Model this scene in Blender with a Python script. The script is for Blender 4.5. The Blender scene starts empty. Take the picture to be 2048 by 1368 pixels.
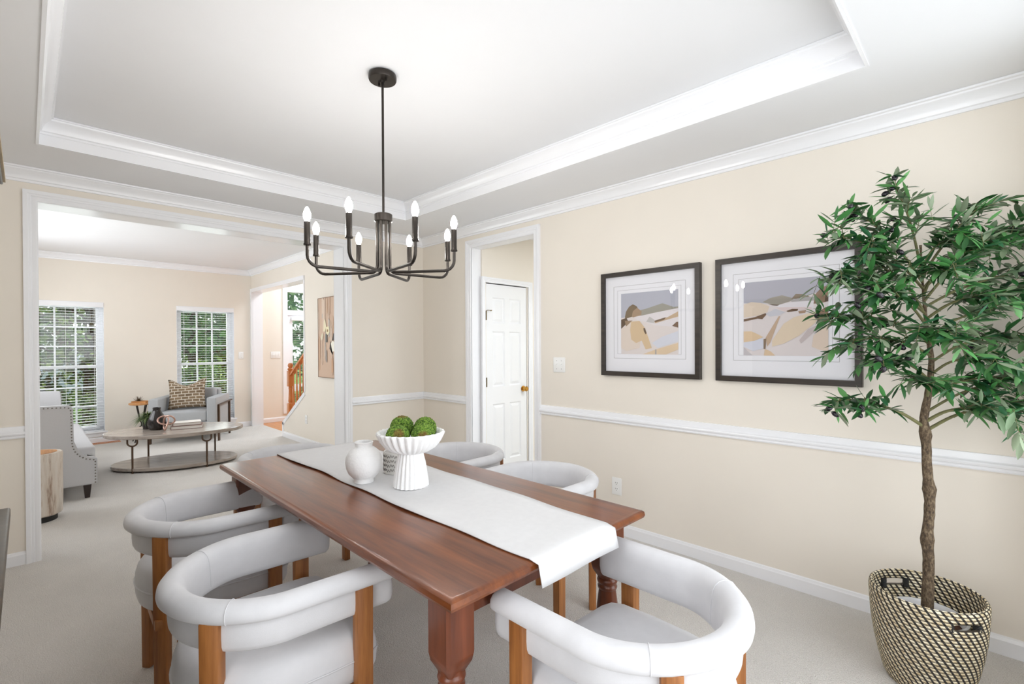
import bpy, bmesh, math, random
from mathutils import Vector, Matrix, noise
PI = math.pi
R = random.Random(7)
scn = bpy.context.scene
COL = scn.collection

# ------------------------------------------------------------------ camera, light, exposure
YAW, PITCH, ROLL = 2.3538468507839996, -0.005769043804853827, -0.0051001222922265835
CAM = Vector((4.24307, -2.94536, 1.33531))
fwd = Vector((math.cos(YAW)*math.cos(PITCH), math.sin(YAW)*math.cos(PITCH), math.sin(PITCH)))
rgt0 = Vector((math.sin(YAW), -math.cos(YAW), 0.0))
up0 = rgt0.cross(fwd)
rgt = rgt0*math.cos(ROLL) + up0*math.sin(ROLL)
up = -rgt0*math.sin(ROLL) + up0*math.cos(ROLL)
cd = bpy.data.cameras.new('camera')
cam = bpy.data.objects.new('camera', cd)
COL.objects.link(cam)
cam.matrix_world = Matrix(((rgt.x, up.x, -fwd.x, CAM.x), (rgt.y, up.y, -fwd.y, CAM.y), (rgt.z, up.z, -fwd.z, CAM.z), (0, 0, 0, 1)))
cd.sensor_width = 36.0
cd.lens = 967.528/2048*36.0
cd.shift_y = 11.7187/2048
cd.clip_start = 0.02
scn.camera = cam

scn.view_settings.view_transform = 'Standard'
scn.view_settings.look = 'None'
scn.view_settings.gamma = 1.0
scn.view_settings.use_curve_mapping = False
scn.view_settings.exposure = 0.20
scn.cycles.use_denoising = True
scn.cycles.max_bounces = 10
scn.cycles.diffuse_bounces = 6
scn.cycles.sample_clamp_indirect = 8.0
scn.cycles.caustics_reflective = False
scn.cycles.caustics_refractive = False

W = bpy.data.worlds.new('sky')
scn.world = W
W.use_nodes = True
bg = W.node_tree.nodes['Background']
sky = W.node_tree.nodes.new('ShaderNodeTexSky')
sky.sky_type = 'HOSEK_WILKIE'
sky.sun_direction = (-0.5, 0.45, 0.74)
sky.turbidity = 6.0
mixw = W.node_tree.nodes.new('ShaderNodeMix')
mixw.data_type = 'RGBA'
mixw.inputs[0].default_value = 0.75
mixw.inputs[7].default_value = (0.95, 0.98, 1.0, 1)
W.node_tree.links.new(sky.outputs[0], mixw.inputs[6])
W.node_tree.links.new(mixw.outputs[2], bg.inputs[0])
bg.inputs[1].default_value = 1.3

def lamp(name, kind, loc, rot, energy, color=(1, 1, 1), size=None, size_y=None, angle=None):
    l = bpy.data.lights.new(name, kind)
    l.energy = energy
    l.color = color
    if size: l.shape = 'RECTANGLE'; l.size = size; l.size_y = size_y or size
    if angle: l.angle = angle
    o = bpy.data.objects.new(name, l)
    COL.objects.link(o)
    o.location = loc
    o.rotation_euler = rot
    return o
# daylight: the sun outside, sky light at the front windows; the other area lights are added fill
lamp('sun', 'SUN', (-6, 6, 9), (math.radians(38), 0, math.radians(200)), 2.6, (1, .96, .88), angle=math.radians(3))
lamp('window_daylight_back', 'AREA', (5.05, -1.55, 1.36), (0, PI/2, 0), 44, (.94, .97, 1), 2.3, 2.7)  # added fill from behind the camera, through an unseen made-up opening
lamp('window_daylight_left', 'AREA', (3.85, -3.95, 1.40), (PI/2, 0, 0), 24, (.95, .975, 1), 1.2, 2.0)  # added fill through the made-up opening in the left wall
lamp('window_daylight_living', 'AREA', (-2.4, -3.80, 1.40), (PI/2, 0, 0), 64, (.95, .975, 1), 2.4, 2.0)  # added living room fill, through an unseen made-up opening
lamp('window_daylight_front_a', 'AREA', (-5.40, -2.56, 1.06), (0, -PI/2, 0), 14, (.97, .99, 1), 1.75, 1.0)
lamp('window_daylight_front_b', 'AREA', (-5.40, -.92, 1.06), (0, -PI/2, 0), 14, (.97, .99, 1), 1.75, 1.0)
lamp('foyer_skylight', 'AREA', (-3.6, 1.2, 3.12), (0, 0, 0), 60, (.80, .91, 1), 1.6, 1.2)  # added fill under the closed foyer ceiling, no skylight built
lamp('hall_daylight', 'AREA', (2.6, .9, 2.35), (0, 0, 0), 32, (.84, .92, 1), .8, .8)  # added fill under the hall ceiling

# ------------------------------------------------------------------ materials
def srgb(c):
    return tuple(((v/255.0)/12.92 if v/255.0 <= .04045 else ((v/255.0+.055)/1.055)**2.4) for v in c)
def new_mat(name):
    m = bpy.data.materials.new(name)
    m.use_nodes = True
    nt = m.node_tree
    return m, nt, nt.nodes['Principled BSDF']
def add(nt, kind, **kw):
    n = nt.nodes.new(kind)
    for k, v in kw.items(): setattr(n, k, v)
    return n
def coords(nt, scale=(1, 1, 1), which='Object'):
    tc = add(nt, 'ShaderNodeTexCoord')
    mp = add(nt, 'ShaderNodeMapping')
    mp.inputs['Scale'].default_value = scale
    nt.links.new(tc.outputs[which], mp.inputs[0])
    return mp.outputs[0]
def ramp(nt, src, stops):
    r = add(nt, 'ShaderNodeValToRGB')
    e = r.color_ramp.elements
    while len(e) < len(stops): e.new(.5)
    for i, (p, c) in enumerate(stops):
        e[i].position = p
        e[i].color = (*c, 1) if len(c) == 3 else c
    nt.links.new(src, r.inputs[0])
    return r.outputs[0]
def bump(nt, b, src, strength, dist=.01):
    n = add(nt, 'ShaderNodeBump')
    n.inputs['Strength'].default_value = strength
    n.inputs['Distance'].default_value = dist
    nt.links.new(src, n.inputs['Height'])
    nt.links.new(n.outputs[0], b.inputs['Normal'])
def noise_tex(nt, vec, scale, detail=4, rough=.55):
    n = add(nt, 'ShaderNodeTexNoise')
    n.inputs['Scale'].default_value = scale
    n.inputs['Detail'].default_value = detail
    n.inputs['Roughness'].default_value = rough
    nt.links.new(vec, n.inputs[0])
    return n.outputs['Fac']
def plain(name, rgb, rough=.5, metal=0., var=0., nscale=30, bstr=0., bscale=200, bdist=.002, spec=None, coat=0., sheen=0.):
    m, nt, b = new_mat(name)
    c = srgb(rgb)
    b.inputs['Roughness'].default_value = rough
    b.inputs['Metallic'].default_value = metal
    if spec is not None: b.inputs['Specular IOR Level'].default_value = spec
    if coat: b.inputs['Coat Weight'].default_value = coat
    if sheen: b.inputs['Sheen Weight'].default_value = sheen; b.inputs['Sheen Roughness'].default_value = .4
    v = coords(nt)
    n = noise_tex(nt, v, nscale)
    lo = tuple(x*(1-var) for x in c); hi = tuple(min(1, x*(1+var)) for x in c)
    nt.links.new(ramp(nt, n, [(.3, lo), (.7, hi)]), b.inputs['Base Color'])
    if bstr: bump(nt, b, noise_tex(nt, v, bscale, 3), bstr, bdist)
    return m
def wood(name, dark, light, axis='X', scale=6, rough=.35, coat=0., stretch=14):
    m, nt, b = new_mat(name)
    s = {'X': (1/stretch*4, 4, 4), 'Y': (4, 1/stretch*4, 4), 'Z': (4, 4, 1/stretch*4)}[axis]
    v = coords(nt, s)
    n1 = noise_tex(nt, v, scale, 6, .62)
    n2 = noise_tex(nt, coords(nt, tuple(k*5 for k in s)), scale, 3)
    mx = add(nt, 'ShaderNodeMath', operation='MULTIPLY_ADD')
    nt.links.new(n2, mx.inputs[0]); mx.inputs[1].default_value = .25; nt.links.new(n1, mx.inputs[2])
    d, l = srgb(dark), srgb(light)
    mid = tuple((a+c)/2 for a, c in zip(d, l))
    nt.links.new(ramp(nt, mx.outputs[0], [(.42, d), (.6, mid), (.8, l)]), b.inputs['Base Color'])
    b.inputs['Roughness'].default_value = rough
    if coat: b.inputs['Coat Weight'].default_value = coat; b.inputs['Coat Roughness'].default_value = .14
    bump(nt, b, n2, .03, .0006)
    return m
def vcol_mat(name, rough=.6, bstr=0., bscale=300, spec=None, trans=0.):
    m, nt, b = new_mat(name)
    a = add(nt, 'ShaderNodeAttribute', attribute_name='col')
    nt.links.new(a.outputs['Color'], b.inputs['Base Color'])
    b.inputs['Roughness'].default_value = rough
    if spec is not None: b.inputs['Specular IOR Level'].default_value = spec
    if bstr: bump(nt, b, noise_tex(nt, coords(nt), bscale), bstr, .002)
    return m

M = {}
M['wall'] = plain('wall_paint_cream', (234, 227, 216), .75, var=.012, nscale=3, bstr=.08, bscale=350)
M['ceil'] = plain('ceiling_paint_white', (232, 233, 235), .85, var=.01, nscale=2, bstr=.05, bscale=300)
M['trim'] = plain('trim_gloss_white', (240, 241, 244), .22, var=.006, nscale=4)
M['door'] = plain('door_white', (238, 239, 241), .35, var=.006, nscale=4)
M['plastic'] = plain('white_plastic', (240, 240, 238), .3)
M['slot'] = plain('dark_slot', (60, 58, 55), .6)
M['bronze'] = plain('dark_bronze', (58, 53, 49), .34, metal=.75, var=.08, nscale=60)
M['brass'] = plain('polished_brass', (200, 150, 70), .18, metal=1.)
M['hinge'] = plain('aged_brass', (140, 125, 95), .35, metal=1.)
M['table'] = wood('red_brown_pine', (78, 36, 14), (130, 71, 31), 'X', 5, .28, .35)
M['tableleg'] = wood('red_brown_leg', (80, 38, 20), (118, 62, 36), 'Z', 5, .34, .2)
M['chairwood'] = wood('walnut_chair_leg', (122, 72, 32), (176, 116, 62), 'Z', 7, .42)
M['velvet'] = plain('white_velvet', (210, 210, 213), .85, var=.05, nscale=11, bstr=.12, bscale=500, sheen=.35)
M['runner'] = plain('white_linen', (220, 220, 221), .9, var=.02, nscale=40, bstr=.35, bscale=900)
M['ceramic'] = plain('rough_white_ceramic', (240, 240, 240), .75, var=.02, nscale=50, bstr=.5, bscale=110, bdist=.003)
M['pot'] = plain('grey_white_ceramic', (214, 212, 208), .7, var=.03, bstr=.2)
M['scribble'] = plain('raised_grey_glaze', (128, 124, 120), .6)
M['moss'] = vcol_mat('moss', .95)
M['frame'] = wood('black_brown_frame', (30, 26, 23), (58, 49, 42), 'X', 10, .38)
M['mat'] = plain('white_mat_board', (240, 240, 245), .8)
M['matline'] = plain('mat_bevel_grey', (176, 174, 176), .8)
M['art'] = vcol_mat('painted_print', .75, .1, 200)
M['canvas'] = vcol_mat('painted_canvas', .7, .5, 90)
M['goldframe'] = plain('thin_gold_frame', (120, 86, 55), .4, metal=.3)
M['greyfab'] = plain('light_grey_linen', (196, 196, 198), .9, var=.05, nscale=250, bstr=.3, bscale=700)
M['armfab'] = plain('grey_weave', (170, 172, 174), .9, var=.06, nscale=250, bstr=.3, bscale=700)
M['pillowgrey'] = plain('mid_grey_weave', (150, 148, 148), .9, var=.06, nscale=250, bstr=.3, bscale=700)
M['nail'] = plain('antique_nickel', (120, 115, 108), .3, metal=1.)
M['espresso'] = plain('espresso_wood', (46, 32, 28), .35)
M['bronzeframe'] = plain('brown_bronze_bar', (88, 68, 52), .4, metal=.6)
M['greywood'] = wood('grey_brown_oak', (138, 127, 117), (178, 167, 157), 'X', 5, .22, .3)
M['orangewood'] = wood('honey_oak', (176, 100, 46), (214, 142, 82), 'Z', 5, .35)
M['foyerfloor'] = wood('honey_oak_floor', (186, 122, 72), (214, 152, 100), 'X', 4, .35)
M['topwood'] = wood('mango_top', (168, 112, 62), (218, 160, 102), 'X', 5, .4)
M['iron'] = plain('dark_iron', (52, 44, 40), .5, metal=.6)
M['stump'] = None
M['black'] = plain('matte_black', (22, 21, 21), .6)
M['vasedark'] = plain('dark_glaze', (38, 33, 32), .18, var=.2, nscale=20)
M['rose'] = plain('rose_metal', (196, 160, 146), .28, metal=.7)
M['bookcover'] = plain('mauve_cover', (134, 106, 98), .6)
M['bookpage'] = plain('page_white', (236, 232, 226), .8, bstr=.2, bscale=300)
M['lampshade'] = plain('white_shade', (248, 247, 244), .9)
M['hutch'] = wood('dark_hutch_wood', (58, 47, 34), (80, 66, 48), 'Z', 7, .4)
M['hutchedge'] = plain('gilded_edge', (176, 156, 122), .4, metal=.3)
M['bark'] = None
M['leaf'] = vcol_mat('olive_leaf', .45, spec=.35)
M['olive'] = plain('black_olive', (30, 24, 32), .22)
M['soil'] = plain('bark_soil', (74, 44, 26), .95, var=.4, nscale=90, bstr=1., bscale=120, bdist=.01)
M['potwhite'] = plain('white_nursery_pot', (225, 225, 226), .4)
M['leafout'] = vcol_mat('garden_leaf', .6)
M['trunkout'] = plain('garden_bark', (84, 70, 58), .95, var=.3, nscale=12, bstr=.8, bscale=30, bdist=.02)
M['lawn'] = plain('lawn', (120, 158, 74), .95, var=.25, nscale=8, bstr=.6, bscale=80, bdist=.02)
M['drive'] = plain('asphalt_pale', (176, 176, 178), .9, var=.08)
M['carpaint'] = plain('pale_blue_paint', (196, 206, 226), .2, coat=.5)
M['rubber'] = plain('tyre_rubber', (30, 30, 30), .8)

def carpet_mat():
    m, nt, b = new_mat('beige_carpet')
    v = coords(nt)
    n1 = noise_tex(nt, v, 260, 3, .7)
    n2 = noise_tex(nt, v, 2.2, 4, .6)
    c1 = ramp(nt, n1, [(.3, srgb((206, 201, 195))), (.7, srgb((248, 245, 241)))])
    c2 = ramp(nt, n2, [(.35, (.93, .93, .93)), (.65, (1, 1, 1))])
    mx = add(nt, 'ShaderNodeMix', data_type='RGBA', blend_type='MULTIPLY')
    mx.inputs[0].default_value = 1
    nt.links.new(c1, mx.inputs[6]); nt.links.new(c2, mx.inputs[7])
    nt.links.new(mx.outputs[2], b.inputs['Base Color'])
    b.inputs['Roughness'].default_value = .97
    b.inputs['Specular IOR Level'].default_value = .1
    vo = add(nt, 'ShaderNodeTexVoronoi')
    vo.inputs['Scale'].default_value = 170
    nt.links.new(v, vo.inputs[0])
    mm = add(nt, 'ShaderNodeMath', operation='SUBTRACT')
    nt.links.new(n1, mm.inputs[0]); nt.links.new(vo.outputs['Distance'], mm.inputs[1])
    bump(nt, b, mm.outputs[0], .7, .007)
    return m
M['carpet'] = carpet_mat()
def stump_mat():
    m, nt, b = new_mat('petrified_wood')
    v = coords(nt, (9, 9, 1.2))
    n = noise_tex(nt, v, 2.4, 6, .65)
    c = ramp(nt, n, [(.3, srgb((140, 112, 92))), (.45, srgb((206, 194, 180))), (.6, srgb((214, 206, 196))), (.75, srgb((176, 150, 124)))])
    nt.links.new(c, b.inputs['Base Color'])
    b.inputs['Roughness'].default_value = .5
    bump(nt, b, n, .5, .01)
    return m
M['stump'] = stump_mat()
def bark_mat():
    m, nt, b = new_mat('olive_bark')
    v = coords(nt, (1, 1, .45))
    n = noise_tex(nt, v, 130, 5, .7)
    nt.links.new(ramp(nt, n, [(.35, srgb((52, 42, 32))), (.5, srgb((92, 76, 58))), (.68, srgb((134, 118, 94)))]), b.inputs['Base Color'])
    b.inputs['Roughness'].default_value = .9
    bump(nt, b, n, .8, .006)
    return m
M['bark'] = bark_mat()
M['twig'] = plain('olive_twig', (104, 102, 66), .8, var=.2, nscale=40)
def math_n(nt, op, a, bv=None, c=None):
    n = add(nt, 'ShaderNodeMath', operation=op)
    for i, x in enumerate((a, bv, c)):
        if x is None: continue
        if isinstance(x, (int, float)): n.inputs[i].default_value = x
        else: nt.links.new(x, n.inputs[i])
    return n.outputs[0]
def basket_mat():
    m, nt, b = new_mat('woven_seagrass')
    uv = add(nt, 'ShaderNodeUVMap')
    sp = add(nt, 'ShaderNodeSeparateXYZ')
    nt.links.new(uv.outputs[0], sp.inputs[0])
    u, v = sp.outputs[0], sp.outputs[1]
    rows, cols = 34., 46.
    vr = math_n(nt, 'MULTIPLY', v, rows)
    row = math_n(nt, 'FLOOR', vr)
    fr = math_n(nt, 'FRACT', vr)
    ph = math_n(nt, 'MULTIPLY_ADD', u, cols, math_n(nt, 'MULTIPLY', vr, .36))
    fu = math_n(nt, 'FRACT', ph)
    blk = math_n(nt, 'LESS_THAN', fu, .38)
    gap = math_n(nt, 'LESS_THAN', math_n(nt, 'ABSOLUTE', math_n(nt, 'SUBTRACT', fr, .5)), .40)
    n = noise_tex(nt, coords(nt), 60, 2)
    base = ramp(nt, n, [(.35, srgb((206, 186, 146))), (.65, srgb((244, 234, 206)))])
    mx = add(nt, 'ShaderNodeMix', data_type='RGBA')
    nt.links.new(blk, mx.inputs[0]); nt.links.new(base, mx.inputs[6]); mx.inputs[7].default_value = (*srgb((34, 32, 33)), 1)
    m2 = add(nt, 'ShaderNodeMix', data_type='RGBA')
    nt.links.new(gap, m2.inputs[0]); m2.inputs[6].default_value = (*srgb((58, 50, 40)), 1); nt.links.new(mx.outputs[2], m2.inputs[7])
    nt.links.new(m2.outputs[2], b.inputs['Base Color'])
    b.inputs['Roughness'].default_value = .6
    hh = math_n(nt, 'SUBTRACT', math_n(nt, 'SINE', math_n(nt, 'MULTIPLY', fr, PI)), math_n(nt, 'MULTIPLY', blk, .5))
    bump(nt, b, hh, .8, .006)
    return m
M['basket'] = basket_mat()
def pillow_mat():
    m, nt, b = new_mat('brick_print_cloth')
    v = coords(nt, (1, 1, 1), 'UV')
    br = add(nt, 'ShaderNodeTexBrick')
    br.inputs['Scale'].default_value = 2.6
    br.inputs['Color1'].default_value = (*srgb((138, 116, 90)), 1)
    br.inputs['Color2'].default_value = (*srgb((104, 86, 66)), 1)
    br.inputs['Mortar'].default_value = (*srgb((206, 196, 180)), 1)
    br.inputs['Mortar Size'].default_value = .03
    nt.links.new(v, br.inputs[0])
    nt.links.new(br.outputs[0], b.inputs['Base Color'])
    b.inputs['Roughness'].default_value = .9
    return m
M['brickcloth'] = pillow_mat()
def brickwall_mat():
    m, nt, b = new_mat('dark_brick')
    br = add(nt, 'ShaderNodeTexBrick')
    br.inputs['Scale'].default_value = 4
    br.inputs['Color1'].default_value = (*srgb((96, 62, 52)), 1)
    br.inputs['Color2'].default_value = (*srgb((70, 48, 42)), 1)
    br.inputs['Mortar'].default_value = (*srgb((150, 140, 132)), 1)
    nt.links.new(coords(nt), br.inputs[0])
    nt.links.new(br.outputs[0], b.inputs['Base Color'])
    b.inputs['Roughness'].default_value = .9
    return m
M['brick'] = brickwall_mat()
def glass_mat(name, rough=0., tint=(1, 1, 1)):
    m, nt, b = new_mat(name)
    nt.nodes.remove(b)
    out = nt.nodes['Material Output']
    tr = add(nt, 'ShaderNodeBsdfTransparent'); tr.inputs[0].default_value = (*tint, 1)
    gl = add(nt, 'ShaderNodeBsdfGlossy'); gl.inputs['Roughness'].default_value = rough
    lw = add(nt, 'ShaderNodeLayerWeight'); lw.inputs[0].default_value = .5
    fr = add(nt, 'ShaderNodeMath', operation='POWER'); fr.inputs[1].default_value = 5
    nt.links.new(lw.outputs['Facing'], fr.inputs[0])
    fm = add(nt, 'ShaderNodeMath', operation='MULTIPLY_ADD'); fm.inputs[1].default_value = .96; fm.inputs[2].default_value = .035
    nt.links.new(fr.outputs[0], fm.inputs[0])
    mx = add(nt, 'ShaderNodeMixShader')
    nt.links.new(fm.outputs[0], mx.inputs[0]); nt.links.new(tr.outputs[0], mx.inputs[1]); nt.links.new(gl.outputs[0], mx.inputs[2])
    nt.links.new(mx.outputs[0], out.inputs[0])
    return m
M['glass'] = glass_mat('window_glass', 0., (.97, .99, .98))
M['picglass'] = glass_mat('picture_glass', .01)
def bulb_mat():
    m, nt, b = new_mat('lit_bulb')
    b.inputs['Base Color'].default_value = (1, 1, 1, 1)
    b.inputs['Emission Color'].default_value = (1, .97, .93, 1)
    b.inputs['Emission Strength'].default_value = 150
    return m
M['bulb'] = bulb_mat()

# ------------------------------------------------------------------ mesh helpers
def finish(name, bm, m, parent=None, smooth=False, angle=35, mats=None):
    bmesh.ops.recalc_face_normals(bm, faces=bm.faces)
    me = bpy.data.meshes.new(name)
    bm.to_mesh(me); bm.free()
    for x in (mats or [m]): me.materials.append(x)
    if smooth:
        for p in me.polygons: p.use_smooth = True
        if angle < 180:
            try: me.set_sharp_from_angle(angle=math.radians(angle))
            except Exception: pass
    o = bpy.data.objects.new(name, me)
    COL.objects.link(o)
    if parent: o.parent = parent
    return o
def box(bm, lo, hi, bev=0., seg=2):
    lo, hi = Vector(lo), Vector(hi)
    ret = bmesh.ops.create_cube(bm, size=1.0)
    vs = ret['verts']
    c = (lo+hi)/2; d = hi-lo
    for v in vs: v.co = Vector((c.x+v.co.x*d.x, c.y+v.co.y*d.y, c.z+v.co.z*d.z))
    if bev:
        es = list({e for v in vs for e in v.link_edges})
        r = bmesh.ops.bevel(bm, geom=es, offset=bev, segments=seg, profile=.5, affect='EDGES', clamp_overlap=True)
        return list({v for f in r['faces'] for v in f.verts} | {v for v in vs if v.is_valid})
    return vs
def boxes(name, specs, m, parent=None, bev=0., smooth=None):
    bm = bmesh.new()
    for lo, hi in specs: box(bm, lo, hi, bev)
    return finish(name, bm, m, parent, smooth=bool(bev) if smooth is None else smooth)
def prism(bm, pts, lo, hi, axis):
    # polygon pts extruded along axis between lo and hi; pts are the other two coords in order
    def mk(p, t):
        return {'X': (t, p[0], p[1]), 'Y': (p[0], t, p[1]), 'Z': (p[0], p[1], t)}[axis]
    a = [bm.verts.new(mk(p, lo)) for p in pts]
    b = [bm.verts.new(mk(p, hi)) for p in pts]
    n = len(pts)
    bm.faces.new(a); bm.faces.new(b)
    for i in range(n): bm.faces.new((a[i], a[(i+1) % n], b[(i+1) % n], b[i]))
def tube(bm, path, rad, sides=10, closed=False, cap=True):
    path = [Vector(p) for p in path]
    n = len(path)
    rads = rad if isinstance(rad, (list, tuple)) else [rad]*n
    rings = []
    prev = None
    for i, p in enumerate(path):
        if closed: t = (path[(i+1) % n]-path[i-1])
        else: t = (path[min(i+1, n-1)]-path[max(i-1, 0)])
        t.normalize()
        if prev is None:
            ref = Vector((0, 0, 1)) if abs(t.z) < .9 else Vector((1, 0, 0))
            x = t.cross(ref).normalized()
        else:
            x = prev-t*prev.dot(t)
            x = x.normalized() if x.length > 1e-6 else t.orthogonal().normalized()
        prev = x
        y = t.cross(x)
        rings.append([bm.verts.new(p+(x*math.cos(a)+y*math.sin(a))*rads[i]) for a in [2*PI*k/sides for k in range(sides)]])
    m = n if closed else n-1
    for i in range(m):
        a, b = rings[i], rings[(i+1) % n]
        for k in range(sides): bm.faces.new((a[k], a[(k+1) % sides], b[(k+1) % sides], b[k]))
    if cap and not closed:
        bm.faces.new(rings[0]); bm.faces.new(rings[-1])
    return rings
def lathe(bm, prof, seg=32, c=(0, 0, 0), flute=0, famp=None, uvl=False):
    # prof: (r, z) list; r=0 ends close
    rings = []
    for j, (r, z) in enumerate(prof):
        ring = []
        if r < 1e-6:
            ring = [bm.verts.new((c[0], c[1], c[2]+z))]
        else:
            for k in range(seg):
                a = 2*PI*k/seg
                rr = r
                if flute: rr = r*(1+(famp[j] if famp else .03)*(abs(math.cos(flute*a/2))*2-1.3))
                ring.append(bm.verts.new((c[0]+rr*math.cos(a), c[1]+rr*math.sin(a), c[2]+z)))
        rings.append(ring)
    lay = bm.loops.layers.uv.verify() if uvl else None
    for j in range(len(rings)-1):
        a, b = rings[j], rings[j+1]
        for k in range(seg):
            k2 = (k+1) % seg
            if len(a) == 1 and len(b) == 1: continue
            if len(a) == 1: f = bm.faces.new((a[0], b[k], b[k2])); ids = None
            elif len(b) == 1: f = bm.faces.new((a[k], a[k2], b[0])); ids = None
            else:
                f = bm.faces.new((a[k], a[k2], b[k2], b[k])); ids = [(k, j), (k+1, j), (k+1, j+1), (k, j+1)]
            if lay and ids:
                for l, (kk, jj) in zip(f.loops, ids): l[lay].uv = (kk/seg, jj/(len(rings)-1))
def molding(bm, path, prof, closed=False):
    # path in plan; profile (d, z): d to the left of travel
    pts = [Vector((p[0], p[1])) for p in path]
    n = len(pts)
    rings = []
    for i in range(n):
        if closed: d0 = (pts[i]-pts[i-1]).normalized(); d1 = (pts[(i+1) % n]-pts[i]).normalized()
        else:
            d0 = (pts[i]-pts[max(i-1, 0)]); d1 = (pts[min(i+1, n-1)]-pts[i])
            d0 = d0.normalized() if d0.length else d1.normalized()
            d1 = d1.normalized() if d1.length else d0
        n0 = Vector((-d0.y, d0.x)); n1 = Vector((-d1.y, d1.x))
        mt = (n0+n1).normalized(); mt = mt/max(.2, mt.dot(n0))
        rings.append([bm.verts.new((pts[i].x+mt.x*d, pts[i].y+mt.y*d, z)) for d, z in prof])
    k = len(prof)
    for i in range(n if closed else n-1):
        a, b = rings[i], rings[(i+1) % n]
        for j in range(k): bm.faces.new((a[j], a[(j+1) % k], b[(j+1) % k], b[j]))
    if not closed:
        bm.faces.new(rings[0]); bm.faces.new(rings[-1])
def mold(name, paths, prof, m=None, closed=False, parent=None):
    bm = bmesh.new()
    for p in paths: molding(bm, p, prof, closed)
    o = finish(name, bm, m or M['trim'], parent, smooth=True, angle=25)
    if parent is None: o['kind'] = 'structure'
    return o
def struct(o):
    o['kind'] = 'structure'; return o
def thing(name, label, cat, loc=(0, 0, 0), rz=0., group=None):
    o = bpy.data.objects.new(name, None)
    COL.objects.link(o)
    o.empty_display_size = .1
    o.location = loc; o.rotation_euler = (0, 0, rz)
    o['label'] = label; o['category'] = cat
    if group: o['group'] = group
    return o
def tag(o, label, cat, group=None, kind=None):
    o['label'] = label; o['category'] = cat
    if group: o['group'] = group
    if kind: o['kind'] = kind
    return o
def dup(root, loc, rz, label, group=None):
    r = root.copy(); COL.objects.link(r)
    r.location = loc; r.rotation_euler = (0, 0, rz)
    r['label'] = label
    if group: r['group'] = group
    for ch in root.children:
        c = ch.copy(); COL.objects.link(c); c.parent = r
        for g in ch.children:
            d = g.copy(); COL.objects.link(d); d.parent = c
    return r
def lin(a, b, n): return [a+(b-a)*i/(n-1) for i in range(n)]

# ------------------------------------------------------------------ room shell
H, HT, HL = 2.44, 2.58, 2.60          # dining soffit, tray top, living room ceiling
XB, YL = 4.46, -3.47                   # wall behind camera, left wall
XF = -4.62                             # living room far wall
YR = -0.262                            # living room right wall (room side)
TK = .195                              # wall with the wide opening
OY0, OY1, OZ = -2.886, -.876, 2.244    # wide opening
DX0, DX1 = .783, 1.575                 # hall opening in the picture wall

struct(boxes('floor', [((XF-.2, YL-.15, -.1), (XB+.15, -.11, 0)), ((-TK, -.11, -.1), (XB+.15, 2.2, 0))], M['carpet']))
struct(boxes('floor_foyer', [((XF-.2, -.11, -.1), (-TK-.01, 2.6, -.002))], M['foyerfloor']))
# picture wall
struct(boxes('wall_right', [((-TK, 0, 0), (DX0-.012, .115, HT+.1)), ((DX1+.012, 0, 0), (XB+.15, .115, HT+.1)), ((DX0-.012, 0, OZ+.012), (DX1+.012, .115, HT+.1))], M['wall']))
# wall with the wide opening
struct(boxes('wall_far', [((-TK, YL-.15, 0), (0, OY0-.012, HT+.1)), ((-TK, OY1+.012, 0), (0, 0, HT+.1)), ((-TK, OY0-.012, OZ+.012), (0, OY1+.012, HT+.1))], M['wall']))
# wall on the left with an unseen opening added to let in fill light
wx0, wx1 = 3.35, 4.32
struct(boxes('wall_left', [((-.0, YL-.15, 0), (wx0, YL, HT+.1)), ((wx1, YL-.15, 0), (XB+.15, YL, HT+.1)), ((wx0, YL-.15, 0), (wx1, YL, .45)), ((wx0, YL-.15, 2.32), (wx1, YL, HT+.1))], M['wall']))
by0, by1 = -2.72, -.38  # unseen opening added in the back wall for fill light
struct(boxes('wall_back', [((XB, YL-.15, 0), (XB+.15, by0, HT+.1)), ((XB, by1, 0), (XB+.15, .115, HT+.1)), ((XB, by0, 0), (XB+.15, by1, .38)), ((XB, by0, 2.34), (XB+.15, by1, HT+.1))], M['wall']))
# tray ceiling
TX0, TX1, TY0, TY1 = .571, 3.893, -2.90, -.571
bm = bmesh.new()
for lo, hi in [((0, YL, H), (TX0, 0, HT)), ((TX1, YL, H), (XB, 0, HT)), ((TX0, YL, H), (TX1, TY0, HT)), ((TX0, TY1, H), (TX1, 0, HT)), ((-.05, YL-.1, HT), (XB+.1, .1, HT+.1))]:
    box(bm, lo, hi)
struct(finish('ceiling', bm, M['ceil']))
cp = lambda z, p, d: [(0, z-d), (p*.16, z-d), (p*.18, z-d*.84), (p*.30, z-d*.80), (p*.34, z-d*.66), (p*.44, z-d*.48), (p*.60, z-d*.32), (p*.78, z-d*.22), (p*.82, z-d*.14), (p*.98, z-d*.12), (p, z-.001), (0, z-.001)]
mold('trim_1', [[(XB, 0), (0, 0), (0, YL), (XB, YL)]], cp(H, .077, .084), closed=True)
mold('trim_2', [[(TX1, TY1), (TX0, TY1), (TX0, TY0), (TX1, TY0)]], [(0, H-.004), (.012, H-.004), (.012, H+.052), (.016, H+.055), (.016, H+.066), (.024, H+.070), (.028, H+.084), (.036, H+.102), (.050, H+.116), (.060, H+.122), (.062, H+.130), (.070, H+.131), (.070, HT-.001), (0, HT-.001)], closed=True)
# chair rail
cr = [(0, .852), (.011, .852), (.013, .846), (.013, .822), (.017, .818), (.026, .815), (.029, .808), (.026, .800), (.018, .797), (.016, .791), (.019, .786), (.016, .779), (0, .777)]
CW = .068
mold('trim_3', [[(XB, 0), (DX1+CW, 0)], [(DX0-CW, 0), (0, 0), (0, OY1+CW)], [(0, OY0-CW), (0, YL), (.6, YL)]], cr)
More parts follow.
